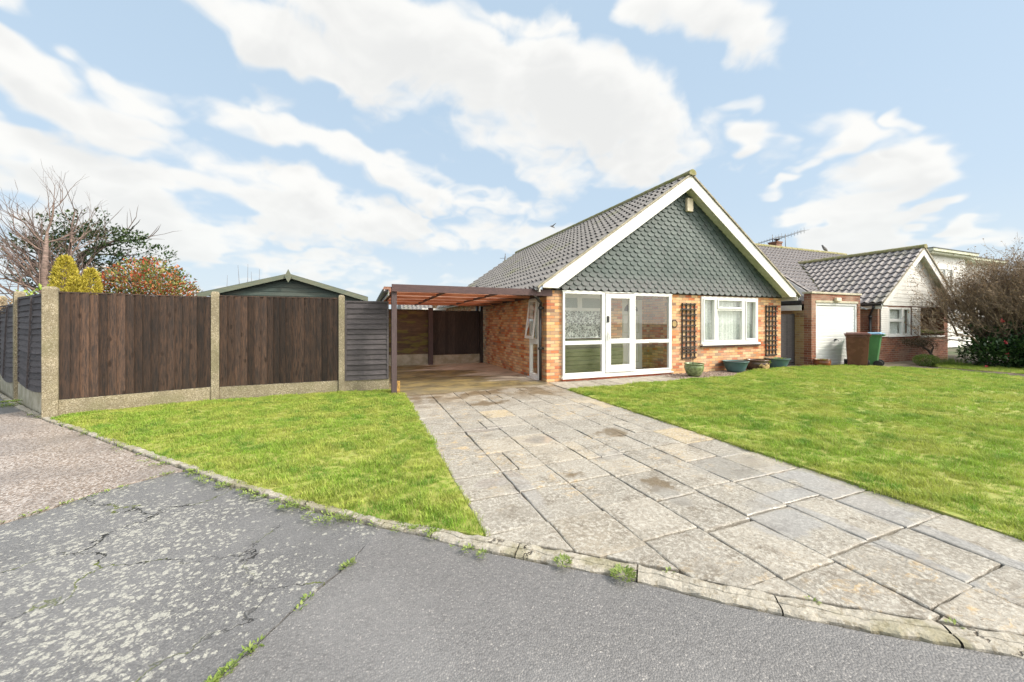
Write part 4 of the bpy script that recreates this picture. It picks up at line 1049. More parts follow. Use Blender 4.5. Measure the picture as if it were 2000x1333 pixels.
def trellis(x0, x1, z0, z1, extra, lab):
    t = thing('trellis', ((x0+x1)/2, FV-.03, z0), lab, 'trellis', 'wooden trellises on the front wall')
    up = MB(); cr = MB(); rg = random.Random(int(x0*10))
    for k in range(4):
        x = x0+.02+(x1-x0-.04)*k/3; up.box(x-.018, x+.018, FV-.025, FV-.003, z0, z1)
    n = 11
    for k in range(n):
        z = z0+.03+(z1-z0-.06)*k/(n-1); dz = rg.uniform(-.008,.008); e = rg.uniform(0,.02)
        cr.prism([(x0-e, FV-.027, z-.017+dz), (x1+e, FV-.027, z-.017-dz), (x1+e, FV-.027, z+.017-dz), (x0-e, FV-.027, z+.017+dz)], (0,-.022,0))
    if extra: cr.prism([(x0-.09,FV-.051,z1-.20),(x1,FV-.051,z1-.20),(x1,FV-.051,z1-.165),(x0-.09,FV-.051,z1-.165)], (0,-.02,0)); cr.prism([(x0+.02,FV-.051,z0+.24),(x1-.09,FV-.051,z0+.24),(x1-.02,FV-.051,z0+.29),(x0+.02,FV-.051,z0+.275)], (0,-.02,0))
    build('upright_laths', up, M['trellis'], t); build('cross_laths', cr, M['trellis'], t)
trellis(8.09, 8.58, .39, 1.93, True, 'dark wooden trellis between the plaque and the bedroom window')
trellis(11.46, 11.94, .37, 1.92, False, 'dark wooden trellis at the right corner of the brick front')
def pot(name, x, y, prof, m, lab, extra=None, fill='soil'):
    t = thing(name, (x, y, 0), lab, 'plant pot', 'pots along the front wall')
    b = MB(); b.lathe([(0.001, .0)]+prof, (x, y, .015), 32); build('bowl', b, M[m], t)
    zt = max(p[1] for p in prof)-.03; rt_ = max(p[0] for p in prof)*.93
    b = MB(); b.lathe([(.001, zt), (rt_, zt-.002)], (x, y, .015), 32); build('fill', b, M[fill], t)
    return t
r_ = .235
p1 = pot('glazed_pot', 7.93, 7.28, [(.135,0),(.18,.06),(.222,.15),(.235,.22),(.232,.27),(.222,.29),(.238,.30),(.245,.315),(.24,.33),(.222,.33),(.215,.29),(.21,.2)], 'glaze_green', 'mottled green glazed pot left of the gravel under the first trellis', fill='water')
b = MB(); b.tube([(7.93,7.32,.28),(7.95,7.33,.45),(7.92,7.36,.60),(7.94,7.38,.74),(7.90,7.39,.85)], [.012,.010,.009,.008,.004], 6); build('dead_stem', b, M['twig'], p1)
bowl = [(.20,0),(.23,.05),(.27,.15),(.295,.22),(.30,.225),(.31,.28),(.335,.285),(.335,.30),(.31,.30),(.29,.25),(.26,.18)]
pot('plastic_bowl_pot', 9.72, 7.50, bowl, 'teal', 'empty teal plastic bowl pot below the bedroom window', fill='soil')
p3 = pot('relief_pot', 10.62, 7.52, [(.21,0),(.25,.03),(.29,.10),(.305,.17),(.30,.23),(.285,.26),(.31,.275),(.315,.29),(.31,.305),(.285,.305),(.27,.26),(.27,.2)], 'glaze_brown', 'dark brown glazed pot with pale moulded flower relief', fill='copper')
b = MB()
def petal(cx, cz, rx, rz, a):
    n = 14; vs = []
    for k in range(n):
        t = 2*math.pi*k/n; x = cx+rx*math.cos(t)*math.cos(a)-rz*math.sin(t)*math.sin(a); z = cz+rx*math.cos(t)*math.sin(a)+rz*math.sin(t)*math.cos(a)
        vs.append((x, 0, z))
    out = []
    for yy, s_ in ((0,1),(-.018,.7)):
        for (x, _, z) in vs:
            x2 = cx+(x-cx)*s_; z2_ = cz+(z-cz)*s_
            dxx = x2-10.62; r = math.sqrt(max(.01, .305**2-dxx*dxx)); out.append((x2, 7.52-r+.004+yy, z2_))
    b.add(out, [(i, (i+1) % n, n+(i+1) % n, n+i) for i in range(n)]+[tuple(range(n, 2*n))])
for q in ((10.60,.12,.085,.06,.2),(10.68,.14,.07,.05,1.0),(10.52,.14,.07,.05,-.6),(10.60,.19,.05,.045,0),(10.44,.19,.05,.02,.9),(10.77,.20,.045,.02,-.5)): petal(*q)
build('flower_relief', b, M['relief'], p3)
p4 = pot('plastic_bowl_pot', 11.66, 7.62, bowl, 'teal', 'teal plastic bowl pot with a few green leaves near the gate')
def sprig(parent, x, y, z, r, n, m, s=.05, seed=1):
    rg = random.Random(seed); b = MB()
    for _ in range(n):
        a = rg.uniform(0, 6.28); q = r*math.sqrt(rg.random())
        d = Vector((math.cos(a), math.sin(a), rg.uniform(.1,1.2)))
        leaf(b, (x+q*math.cos(a), y+q*math.sin(a), z+rg.uniform(-.02,.04)), d, s*rg.uniform(.6,1.3), s*.5, (0,0,1))
    return build('leaves', b, M[m], parent)
sprig(p4, 11.72, 7.62, .27, .16, 60, 'lime', .06, 3)
sprig(p3, 10.93, 7.45, .22, .09, 70, 'lime', .07, 4)
p5 = pot('glazed_pot', 13.1, 7.22, [(.14,0),(.19,.04),(.215,.12),(.22,.19),(.205,.22),(.225,.235),(.23,.25),(.21,.25),(.20,.22)], 'copper', 'shiny coppery pot with small leaves in front of the garage pier')
sprig(p5, 13.1, 7.22, .22, .14, 70, 'lime', .045, 5)
t = p5
b = MB(); b.lathe([(.001,.02),(.11,.02),(.14,.04),(.12,.06)], (9.72,7.5,.24), 20)

# ---- carport
C_ = thing('carport', (.6, 7.8, 0), 'purple-brown timber carport with corrugated roof beside the bungalow', 'carport')
b = MB(); b.box(.50, 4.0, 7.62, 7.67, 2.0, 2.145); build('front_beam', b, M['trim'], C_, bevel=.004)
b = MB(); b.box(.50, .60, 7.672, 7.80, .0, 2.095); b.box(.60,.62,7.69,7.79,0,.10); build('post', b, M['trim_v'], C_, bevel=.004)
b = MB(); b.box(.602, .66, 7.68, 7.74, .0, .24); build('post_repair', b, M['rot'], C_)
b = MB(); b.box(1.97, 2.12, 12.45, 12.55, .0, 1.88); build('post', b, M['trim_v'], C_, bevel=.004)
b = MB(); b.box(3.74, 3.84, 12.46, 12.54, .0, 1.95); build('post', b, M['black'], C_)
b = MB()
zr_ = lambda y: 2.075-(y-7.7)*.016
for y in (8.6, 9.6, 10.6, 11.6): b.beam((.5, y, zr_(y)-.03), (3.95, y, zr_(y)-.03), .045, .06)
b.beam((.5,12.5,zr_(12.5)-.02),(3.95,12.5,zr_(12.5)-.02), .05, .03)
build('purlins', b, M['sheet'], C_)
b = MB()
for x in (.55, 1.55, 2.7, 3.88): b.beam((x, 7.68, zr_(7.68)-.05), (x, 12.55, zr_(12.55)-.03), .04, .045)
build('rafters', b, M['trim_v'], C_)
b = MB(); ny = 330; vs = []
for k in range(ny+1):
    y = 7.69+5.0*k/ny; z = zr_(y)+.012*math.sin(2*math.pi*(y-7.69)/.076)+.012
    for x in (.36, 3.9): vs.append((x, y, z))
b.add(vs, [(2*k, 2*k+1, 2*k+3, 2*k+2) for k in range(ny)], True); build('corrugated_sheet', b, M['sheet_t'], C_)
b = MB(); b.box(.44, .46, 7.75, 12.6, 1.93, 2.03); build('side_fascia', b, M['white_paint'], C_)
b = MB(); gutter(b, .39, 7.72, 12.65, 2.045, .06); build('gutter', b, M['black'], C_)

# ---- fences
def frand(seed): return random.Random(seed)
def closeboard(name, parent, a, b_, z0, z1, n, m, seed, thick=.02):
    rg = frand(seed); mb = MB(); a, b2 = Vector((*a,0)), Vector((*b_,0)); d = (b2-a); L = d.length; d.normalize(); nrm = Vector((d.y,-d.x,0))
    for k in range(n):
        x0, x1 = L*k/n-.006, L*(k+1)/n+.004
        j = rg.uniform(-.003,.003); t1 = .030+rg.uniform(0,.005); zt = z1+rg.uniform(-.006,.004)
        p = [a+d*x0+nrm*(.004+j), a+d*x1+nrm*(t1+j), a+d*x1-nrm*.0, a+d*x0-nrm*.0]
        mb.prism([(q.x, q.y, z0+rg.uniform(0,.004)) for q in p], (0,0,zt-z0))
    o = build(name, mb, M[m], parent)
    c = MB(); c.beam(a+Vector((0,0,z1+.012))+nrm*.0, b2+Vector((0,0,z1+.012))+nrm*.0, .05, .018); build('capping', c, M[m], o)
    return o
def lap(name, parent, a, b_, z0, z1, n, m, seed, wav=.01, batten=None, sag=0.0, frame=True):
    rg = frand(seed); mb = MB(); a, b2 = Vector((*a,0)), Vector((*b_,0)); d = (b2-a); L = d.length; d.normalize(); nrm = Vector((d.y,-d.x,0)); h = (z1-z0)/n; nx = 14
    prev = [0]*(nx+1)
    for k in range(n):
        zb = z0+k*h; ph = rg.uniform(0, 6.3); am = wav*rg.uniform(.3,1)
        bot = [zb-.012+am*math.sin(ph+5*i/nx)-sag*(1-k/n)*math.sin(math.pi*i/nx) for i in range(nx+1)]
        off_ = rg.uniform(0,.006)
        vs = []
        for i in range(nx+1):
            p = a+d*L*i/nx; bulge = .012*math.sin(math.pi*i/nx)*rg.uniform(.6,1.2)
            q0 = p+nrm*(.028+off_+bulge); q1 = p+nrm*(.006+bulge*.4)
            vs += [(p.x, p.y, bot[i]), (q0.x, q0.y, bot[i]), (q1.x, q1.y, zb+h+.02)]
        mb.add(vs, [(3*i+r, 3*i+r+1, 3*i+r+4, 3*i+r+3) for i in range(nx) for r in (0,1)])
    o = build(name, mb, M[m], parent)
    f = MB()
    if frame:
        f.beam(a+Vector((0,0,z1+.02))+nrm*.012, b2+Vector((0,0,z1+.02))+nrm*.012, .045, .035)
        f.beam(a+d*.02+nrm*.018+Vector((0,0,z0-.0)), a+d*.02+nrm*.018+Vector((0,0,z1)), .035, .035, (d.x,d.y,0)); f.beam(b2-d*.02+nrm*.018+Vector((0,0,z0-.0)), b2-d*.02+nrm*.018+Vector((0,0,z1)), .035, .035, (d.x,d.y,0))
    if batten:
        t0, t1 = batten; f.beam(a+d*L*t0+nrm*.05+Vector((0,0,z1)), a+d*L*t1+nrm*.055+Vector((0,0,z0-.04)), .03, .02, (nrm.x, nrm.y, 0))
    if f.v: build('frame', f, M[m], o)
    return o
def cpost(parent, x, y, z1, ang, w=.11, dpt=.11, label=None):
    mb = MB(); rg = frand(int(x*100)); Mx = Matrix.Translation((x, y, 0)) @ Matrix.Rotation(ang, 4, 'Z')
    vs = []
    for (z, s_) in ((-.1,1),(z1-.045,1),(z1-.02,.92),(z1,.62)):
        for (sx, sy) in ((-1,-1),(1,-1),(1,1),(-1,1)): vs.append(Mx @ Vector((sx*w/2*s_, sy*dpt/2*s_, z)))
    mb.add(vs, [(4*l+i, 4*l+(i+1) % 4, 4*l+4+(i+1) % 4, 4*l+4+i) for l in range(3) for i in range(4)]+[(12,13,14,15)])
    # recessed slot strips on the faces along the fence line
    return build('post', mb, M['concrete'], parent, bevel=.006, label=label)
def gboard(parent, a, b_, z1, m='concrete', t=.05, zoff=-.1):
    mb = MB(); a, b2 = Vector((*a,0)), Vector((*b_,0))
    mb.beam(a+Vector((0,0,(z1+zoff)/2)), b2+Vector((0,0,(z1+zoff)/2)), t, z1-zoff); return build('gravel_board', mb, M[m], parent, bevel=.004)
PA, PB, PC_, PD = (-4.32,7.68), (-2.50,8.27), (-.42,8.30), (.45,8.24)
F1 = thing('board_fence', (-2.4, 8.1, 0), 'dark brown close-board fence with concrete posts behind the left lawn', 'fence')
def lerp(a, b, t): return (a[0]+(b[0]-a[0])*t, a[1]+(b[1]-a[1])*t)
a1 = math.atan2(PB[1]-PA[1], PB[0]-PA[0])
cpost(F1, *PA, 1.93, a1, .155, .13); cpost(F1, *PB, 1.955, .15, .115, .11); cpost(F1, *PC_, 1.95, 0, .11, .11)
closeboard('board_panel', F1, lerp(PA,PB,.045), lerp(PA,PB,.965), .245, 1.84, 18, 'board', 11)
closeboard('board_panel', F1, lerp(PB,PC_,.035), lerp(PB,PC_,.97), .235, 1.87, 19, 'board', 15)
gboard(F1, lerp(PA,PB,.04), lerp(PA,PB,.97), .24); gboard(F1, lerp(PB,PC_,.03), lerp(PB,PC_,.97), .23); gboard(F1, lerp(PC_,PD,.05), (.49,8.24), .225)
lap('lap_panel', F1, lerp(PC_,PD,.07), (.48,8.23), .235, 1.80, 15, 'lap', 5, wav=.002)
F2 = thing('lap_fence', (-5.7, 9.4, 0), 'grey-black overlapping board fence with warped panels along the pavement', 'fence')
PE, PF, PG = (-5.68,9.38), (-7.12,11.32), (-8.5,13.2)
a2 = math.atan2(PE[1]-PA[1], PE[0]-PA[0])
PA2 = (-4.36, 7.72)
cpost(F2, *PE, 1.95, a2, .11, .13); cpost(F2, *PF, 1.96, a2, .11, .12); cpost(F2, *PG, 1.96, a2, .11, .12)
lap('lap_panel', F2, lerp(PE,PA2,.05), lerp(PE,PA2,.955), .37, 1.80, 15, 'lap', 21, wav=.012, batten=(.62,.46), sag=.05)
lap('lap_panel', F2, lerp(PF,PE,.04), lerp(PF,PE,.955), .35, 1.70, 15, 'lap', 25, wav=.02, batten=(.60,.36), sag=.07)
lap('lap_panel', F2, lerp(PG,PF,.04), lerp(PG,PF,.955), .35, 1.75, 15, 'lap', 26, wav=.01)
gboard(F2, lerp(PE,PA2,.03), lerp(PE,PA2,.97), .33, 'concrete_pale'); gboard(F2, lerp(PF,PE,.03), lerp(PF,PE,.97), .33, 'concrete_pale'); gboard(F2, lerp(PG,PF,.03), lerp(PG,PF,.97), .33, 'concrete_pale')
F3 = thing('rear_fence', (2.4, 12.7, 0), 'blackish fence on a pale concrete base at the back of the carport', 'fence')
lap('lap_panel', F3, (.45,12.65), (2.0,12.65), .35, 1.79, 11, 'lap_brown', 33, wav=.02, sag=.03, frame=True)
closeboard('board_panel', F3, (2.10,12.66), (3.78,12.66), .30, 1.78, 15, 'board_black', 35)
b = MB(); b.box(.40, 1.98, 12.60, 12.70, -.05, .35); build('concrete_base', b, M['concrete_pale'], F3, bevel=.006)
b = MB(); b.box(2.10, 3.76, 12.58, 12.70, -.05, .30); build('concrete_base', b, M['concrete_pale'], F3, bevel=.006)
# gate beside the bungalow
G = thing('side_gate', (12.6, 8.0, 0), 'tall dark grey boarded gate between the bungalow and the garage', 'gate')
closeboard('gate_boards', G, (12.24,8.02), (13.02,8.02), .10, 1.64, 8, 'lap', 44)
b = MB(); b.box(12.18,12.24,7.99,8.06,0,1.68); b.box(13.02,13.08,7.99,8.06,0,1.68); build('gate_posts', b, M['board_black'], G)
b = MB(); b.box(12.24,13.02,7.97,8.08,.0,.07); build('threshold', b, M['lap'], G)
# ---- shed behind the fence
S_ = thing('garden_shed', (-1.95, 12, 0), 'green-black timber shed roof and gable rising behind the board fence', 'shed')
b = MB()
zg = lambda x: 2.70-.292*abs(x+1.95)
b.box(-3.75,.0-.1,12.12,14.6,0,2.13)
k = 0; z = 1.55
while z < 2.60:
    hw = min(1.84, (2.66-z)/.292)
    hw2 = min(1.84, max(.02,(2.66-z-.12)/.292))
    b.prism([(-1.95-hw,12.10,z),(-1.95+hw,12.10,z),(-1.95+hw2,12.115,z+.12),(-1.95-hw2,12.115,z+.12)], (0,.02,0)); z += .118
build('wall_boards', b, M['green_board'], S_)
b = MB()
for sg in (-1, 1):
    e = -1.95+sg*2.06
    b.prism([(-1.95,11.96,zg(-1.95)+.03),(e,11.96,zg(e)+.03),(e,11.96,zg(e)+.06),(-1.95,11.96,zg(-1.95)+.06)][::-sg], (0,2.8,0))
rr = build('shed_roof', b, M['render_dark'], S_)
b = MB()
for sg in (-1, 1):
    e = -1.95+sg*2.06
    b.prism([(-1.95+sg*.04,11.93,zg(-1.95)-.075),(e,11.93,zg(e)-.085),(e,11.93,zg(e)+.045),(-1.95+sg*.04,11.93,zg(-1.95)+.045)][::-sg], (0,.025,0))
build('barge_boards', b, M['green_trim'], rr)
b = MB(); b.prism([(-1.95,11.90,2.50),(-1.86,11.90,2.67),(-1.95,11.90,2.87),(-2.04,11.90,2.67)], (0,.028,0)); build('finial', b, M['green_trim'], rr)

# ---- neighbour: garage and bungalow
N = thing('brick_garage', (14.4, 7.5, 0), 'flat-roofed dark brick garage with a white up-and-over door', 'garage')
GL, GR, GV = 13.08, 15.68, 7.50
b = MB(); wall_y(b, GV, GV+.22, GL, GR, -.05, 2.31, [(13.30,15.52,-.05,2.03)])
wall_x(b, GR-.22, GR, GV+.22, 12.5, -.05, 2.20, [])
build('wall', b, M['brick_dark'], N)
b = MB(); wall_x(b, GL, GL+.22, GV+.22, 12.5, -.05, 1.78, []); build('side_wall', b, M['brick_old'], N)
b = MB(); b.box(GL-.03, GR+.03, GV-.035, GV+.26, 2.312, 2.372); build('coping', b, M['coping'], N, bevel=.006)
b = MB(); b.box(GL-.1, GR, GV+.262, 12.6, 1.95, 2.0); b.box(GL-.14, GL-.10, GV+.22, 12.6, 2.0, 2.1); build('flat_roof', b, M['render_dark'], N)
b = MB(); b.box(GL-.13, GL-.10, GV+.23, 12.6, 1.78, 1.95); build('fascia', b, M['white_paint'], N)
b = MB(); b.box(13.28,15.54,GV-.012,GV+.1,2.032,2.10); build('lintel', b, M['coping'], N)
b = MB(); b.box(13.30,13.37,GV+.02,GV+.09,-.02,2.028); b.box(15.45,15.52,GV+.02,GV+.09,-.02,2.028); b.box(13.37,15.45,GV+.02,GV+.09,1.955,2.028); df = build('door_frame', b, M['white'], N, bevel=.004)
b = MB(); nrow = 17
for k in range(nrow):
    z0_ = .0+k*1.95/nrow; h = 1.95/nrow
    b.prism([(13.375,GV+.07,z0_),(13.375,GV+.055,z0_+.012),(13.375,GV+.05,z0_+h-.014),(13.375,GV+.07,z0_+h)], (2.07,0,0))
gd = build('garage_door', b, M['garage_door'], N)
b = MB(); b.box(14.35,14.42,GV+.02,GV+.048,.80,.86); b.tube([(14.385,GV+.02,.83),(14.385,GV-.02,.83),(14.42,GV-.02,.80)], .008, 6); build('handle', b, M['black'], gd)
b = MB(); b.box(14.22,14.48,GV-.09,GV-.001,2.08,2.20); build('bulkhead_lamp', b, M['cream'], N, bevel=.02)
b = MB(); b.tube([(15.60,GV,1.92),(15.62,GV-.06,1.90)], .012, 6); b.beam((15.60,GV-.05,1.90),(15.72,GV-.16,1.84), .05, .05); build('security_camera', b, M['grey_metal'], N, bevel=.006)

NB = thing('neighbour_bungalow', (16.6, 7.4, 0), 'brown brick bungalow with mauve-grey pantiles and a white boarded gable', 'bungalow')
NV = 7.40; NL, NR = 16.50, 21.3; AU, AZp = 18.91, 4.14; NK = .776
b = MB(); wall_y(b, NV, NV+.22, NL, 19.30, -.05, 2.0, [(17.10,18.53,.93,1.93)])
b.box(19.30, 21.3, NV, NV+.22, -.05, .84); b.box(21.0,21.3,NV,NV+.22,.84,2.0); wall_y(b, 8.3, 8.5, 19.3, 21.0, .84, 2.0, [(19.45,20.3,.9,1.95)]); b.box(19.08,19.30,NV+.22,8.5,-.05,2.0)
wall_x(b, NL, NL+.22, NV+.22, 12.0, -.05, 2.0, []); b.box(21.08,21.3,NV+.22,14,-.05,2.0)
b.box(16.9,25.0,15.8,16.0,0,2.0); b.box(21.3, 25.0, 9.3, 9.5, 0, 2.0); b.box(24.8,25.0,9.5,15.8,0,2.0)
build('wall', b, M['brick_dark'], NB)
ntop = lambda u: AZp-NK*abs(u-AU)
b = MB(); z = 1.99; rgx = 0
while z < 3.9:
    h = .145; wb = min(2.42, (AZp-.15-z)/NK); wt2 = min(2.42, max(.02, (AZp-.15-z-h)/NK))
    b.prism([(AU-wb,NV-.028,z),(AU+wb,NV-.028,z),(AU+wt2,NV-.018,z+h),(AU-wt2,NV-.018,z+h)], (0,.03,0)); z += h
ngb = build('gable_boards', b, M['white_paint'], NB)
NY = 7.16
b = MB(); b.box(AU-2.40,AU+2.40,NV-.0,NV+.2,2.003,2.15); b.prism([(AU-2.40,NV,2.15),(AU+2.40,NV,2.15),(AU,NV,AZp-.12)], (0,.2,0)); build('gable_backing', b, M['white_paint'], NB)
for sg in (-1, 1):
    b = MB(); e = AU+sg*2.62; t = lambda u: ntop(u)-.03
    ue = AU+sg*((AZp-.03-.27-1.99)/NK)
    ue = AU+sg*min(abs(ue-AU), 2.62)
    b.prism([(AU,NY,t(AU)),(e,NY,t(e)),(e,NY,1.99),(ue,NY,1.99),(AU,NY,t(AU)-.27)][::sg], (0,.025,0)); build('barge_board', b, M['white_paint'], NB, bevel=.003)
b = MB()
for sg in (-1, 1):
    ue = AU+sg*2.62
    b.prism([(AU,NY+.025,ntop(AU)-.20),(ue,NY+.025,ntop(ue)-.20),(ue,NY+.025,ntop(ue)-.18),(AU,NY+.025,ntop(AU)-.18)][::sg], (0,.2,0))
build('soffit', b, M['soffit'], NB)
nr = MB(); VJ = 11.6; Sx = 2.68*math.sqrt(1+NK*NK)
tiles(nr, (AU-2.68,NY-.02,ntop(AU-2.68)), (0,1,0), (1,0,NK), VJ-NY, Sx, .225, .30, pant, .045, 8, keep=lambda p: p.y < 8.73+(p.x-16.28)*1.01+.5, mf=1, mr=1)
tiles(nr, (AU+2.68,NY-.02,ntop(AU+2.68)), (0,1,0), (-1,0,NK), VJ-NY, Sx, .225, .30, pant, .045, 8, mf=1, mr=1)
mz = lambda v: 2.06+(v-8.69)*.772
MR = 12.72
upm = Vector((0,1,.772)).normalized()
tiles(nr, (16.22,8.5,mz(8.5)), (1,0,0), upm, 8.9, (MR-8.5)*math.sqrt(1+.772**2), .232, .30, roll, .018, 6, keep=lambda p: not (p.x > 16.4 and p.y < 8.73+(2.63-abs(p.x-18.91))*1.01-.5))
nr.prism([(16.24,8.5,mz(8.5)-.03),(16.24,MR,mz(MR)-.03),(16.24,MR+4.2,mz(MR)-3.2),(16.24,MR+4.2,mz(MR)-3.25),(16.24,MR,mz(MR)-.06),(16.24,8.5,mz(8.5)-.06)], (8.86,0,0))
nr.prism([(AU-2.64,NY+.03,ntop(AU-2.64)-.04),(AU,NY+.03,AZp-.04),(AU+2.64,NY+.03,ntop(AU+2.64)-.04),(AU+2.64,NY+.03,ntop(AU+2.64)-.06),(AU,NY+.03,AZp-.06),(AU-2.64,NY+.03,ntop(AU-2.64)-.06)], (0,1.6,0))
nrf = build('roof', nr, M['roof2'], NB)
b = MB(); ridge_tiles(b, (AU,NY-.05,AZp+.0), (AU,11.5,AZp+.0), .11); build('ridge_tiles', b, M['ridge'], nrf); b = MB(); ridge_tiles(b, (16.2,MR,mz(MR)), (25.1,MR,mz(MR)), .12); build('ridge_tiles', b, M['ridge'], nrf)
b = MB(); b.prism([(AU,NY-.03,AZp-.03),(AU-2.66,NY-.03,ntop(AU-2.66)-.03),(AU-2.66,NY-.03,ntop(AU-2.66)+.02),(AU,NY-.03,AZp+.03)], (0,.07,0)); b.prism([(AU+2.66,NY-.03,ntop(AU+2.66)-.03),(AU,NY-.03,AZp-.03),(AU,NY-.03,AZp+.03),(AU+2.66,NY-.03,ntop(AU+2.66)+.02)], (0,.07,0)); build('verge_mortar', b, M['verge'], nrf)
b = MB(); rg = random.Random(6)
for k in range(60):
    t = k/59; x = 16.3+2.6*t; y = 8.73+(x-16.28)*1.01; z = mz(y)+.05
    b.lathe([(.001,0),(.05*rg.uniform(.6,1.3),.01),(.03,.04),(.001,.05)], (x+rg.uniform(-.04,.04), y+rg.uniform(-.04,.04), z-.02), 6)
build('valley_moss', b, simple('valley_moss', (.07,.07,.025), (.04,.04,.02), 20, .9, bmp=.4), nrf)
b = MB(); b.prism([(16.16,8.45,mz(8.45)-.05),(16.16,MR,mz(MR)-.05),(16.16,MR,mz(MR)-.30),(16.16,8.45,mz(8.45)-.30)], (.03,0,0)); b.prism([(16.9,8.5,2.0),(16.9,MR,2.0),(16.9,MR,mz(MR)-.1),(16.9,8.5,mz(8.5)-.1)], (.05,0,0)); build('barge_board', b, M['white_paint'], NB)
b = MB(); gutter(b, AU-2.72, NY, 9.6, 2.02, .055); build('gutter', b, M['black'], NB)
b = MB(); b.box(AU-2.63,AU-2.61,NY+.03,9.0,1.86,2.03); b.box(AU-2.61,NL,NV,9.0,1.88,1.90); build('fascia', b, M['white_paint'], NB)
b = MB(); X0 = AU-2.72; b.tube([(X0,7.38,1.98),(X0,7.38,1.90),(16.40,7.55,1.70),(16.44,7.58,1.62)], .034, 10); b.tube([(16.44,7.58,1.66),(16.44,7.58,0)], .036, 10); b.tube([(16.44,7.58,1.54),(16.44,7.58,1.64)], .05, 10); build('downpipe', b, M['black'], NB)
w = win(NB, NV-.0, 17.10, 18.53, .93, 1.93, [(17.17,17.95,1.52,1.86),(17.17,17.95,1.0,1.42),(18.07,18.46,1.0,1.86)], 'window', net=('net', NV+.12, (17.12,18.5,.95,1.9)))
b = MB(); b.box(17.05,18.58,NV-.06,NV+.0,.885,.928); build('sill', b, M['white_paint'], w)
b = MB(); b.box(16.8,18.9,9.2,9.3,0,2.0); build('interior_wall', b, M['room'], NB)
for (x0, x1) in ((16.62,17.08),(18.62,19.18)):
    b = MB()
    for k in range(14): b.prism([(x0,NV-.045,.90+k*.075),(x0,NV-.03,.90+k*.075+.072),(x0,NV-.02,.90+k*.075+.072),(x0,NV-.02,.90+k*.075)], (x1-x0,0,0))
    build('shutter', b, M['white_paint'], NB)
b = MB(); b.box(19.30,20.95,NV-.05,NV+.30,.842,.90); build('planter_ledge', b, M['white_paint'], NB)
win(NB, 8.3, 19.45, 20.3, .9, 1.95, [(19.5,19.8,.95,1.88),(19.9,20.24,.95,1.88)], 'porch_window')
pg = thing('ledge_plants', (20.0, 7.5, .9), 'leafy lime-green plants with white flowers on the white porch ledge', 'plants')
sprig(pg, 19.8, 7.52, 1.0, .35, 260, 'lime', .13, 7); sprig(pg, 20.5, 7.52, .98, .3, 160, 'box_leaf', .10, 8)
# chimney + aerials
ch = MB(); ch.box(20.3,20.72,13.3,13.72,mz(MR)-.5,5.62); ch.box(20.27,20.75,13.27,13.75,5.62,5.70); c_ = build('chimney', ch, M['brick_dark'], nrf)
b = MB(); b.lathe([(.001,.12),(.13,.12),(.15,.16),(.001,.17)], (20.62,13.5,5.70), 14); b.tube([(20.62,13.5,5.70),(20.62,13.5,5.84)], .07, 10); build('chimney_pot', b, M['black'], c_)
def aerial(x, y, z0, z1, bx0, bx1, lab, s=1):
    t = thing('tv_aerial', (x, y, z0), lab, 'aerial', 'television aerials by the chimney')
    b = MB(); b.tube([(x,y,z0),(x,y,z1)], .016, 6); build('mast', b, M['alu'], t)
    b = MB(); p, q = Vector(bx0), Vector(bx1); b.tube([p, q], .012, 5); n = 9
    for k in range(n):
        c = p.lerp(q, k/(n-1)); L = .10+.012*k; b.tube([c+Vector((0,0,-L*.8)), c+Vector((0,0,L*.8))], .008, 4); b.tube([c+Vector((-L*.5,L,0)), c+Vector((L*.5,-L,0))], .008, 4)
    build('boom', b, M['alu'], t)
aerial(20.45,13.62,5.65,6.12,(19.9,14.0,5.68),(20.85,13.4,6.02),'spindly aerial with a level boom on the brick chimney')
aerial(21.0,13.3,5.1,6.14,(20.75,13.5,5.90),(22.05,13.0,6.35),'spindly aerial with a rising boom on a mast right of the chimney')
# bird on the ridge
t = thing('bird', (23.3, MR, mz(MR)+.1), 'grey gull perched on the neighbouring roof ridge', 'bird')
def bird_at(t, x, y, z, s=1):
    b = MB(); pts = [Vector((x-.20*s,y,z+.27*s)), Vector((x-.14*s,y,z+.25*s)), Vector((x-.06*s,y,z+.17*s)), Vector((x+.04*s,y,z+.11*s)), Vector((x+.16*s,y,z+.06*s)), Vector((x+.24*s,y,z+.02*s))]
    b.tube(pts, [.028*s,.042*s,.06*s,.075*s,.045*s,.01*s], 10); build('body', b, M['bird'], t)
    b = MB(); b.tube([(x-.19*s,y,z+.27*s),(x-.27*s,y,z+.26*s)], [.014*s,.003], 6); build('beak', b, M['black'], t)
    b = MB(); b.tube([(x+.02*s,y+.02,z+.08*s),(x+.02*s,y+.02,z)], .008, 4); b.tube([(x+.02*s,y-.02,z+.08*s),(x+.02*s,y-.02,z)], .008, 4); build('legs', b, M['black'], t)
bird_at(t, 23.3, MR, mz(MR)+.10, 1.1)
def flying(x, y, z, s, lab):
    t = thing('flying_bird', (x, y, z), lab, 'bird'); b = MB()
    b.tube([(x-.16*s,y,z+.02),(x-.06*s,y,z),(x+.08*s,y,z-.02),(x+.2*s,y,z-.10*s)], [.01*s,.05*s,.045*s,.005], 8); build('body', b, M['bird'], t)
    for sg in (-1, 1):
        b = MB(); b.prism([(x-.06*s,y,z+.02*s),(x+.06*s,y,z+.02*s),(x+.12*s,y+sg*.3*s,z+.16*s),(x+.0*s,y+sg*.42*s,z+.10*s)], (0,0,.012)); build('wing', b, M['bird'], t)
flying(10.24, 19.5, 7.0, .9, 'small dark bird flying just above the main roof ridge')
t = thing('tv_aerial', (8.98, 24, 3), 'faint aerial tip showing behind the far end of the main roof', 'aerial')
b = MB(); b.tube([(8.98,24,2.5),(8.98,24,6.1)], .02, 6); build('mast', b, M['alu'], t)
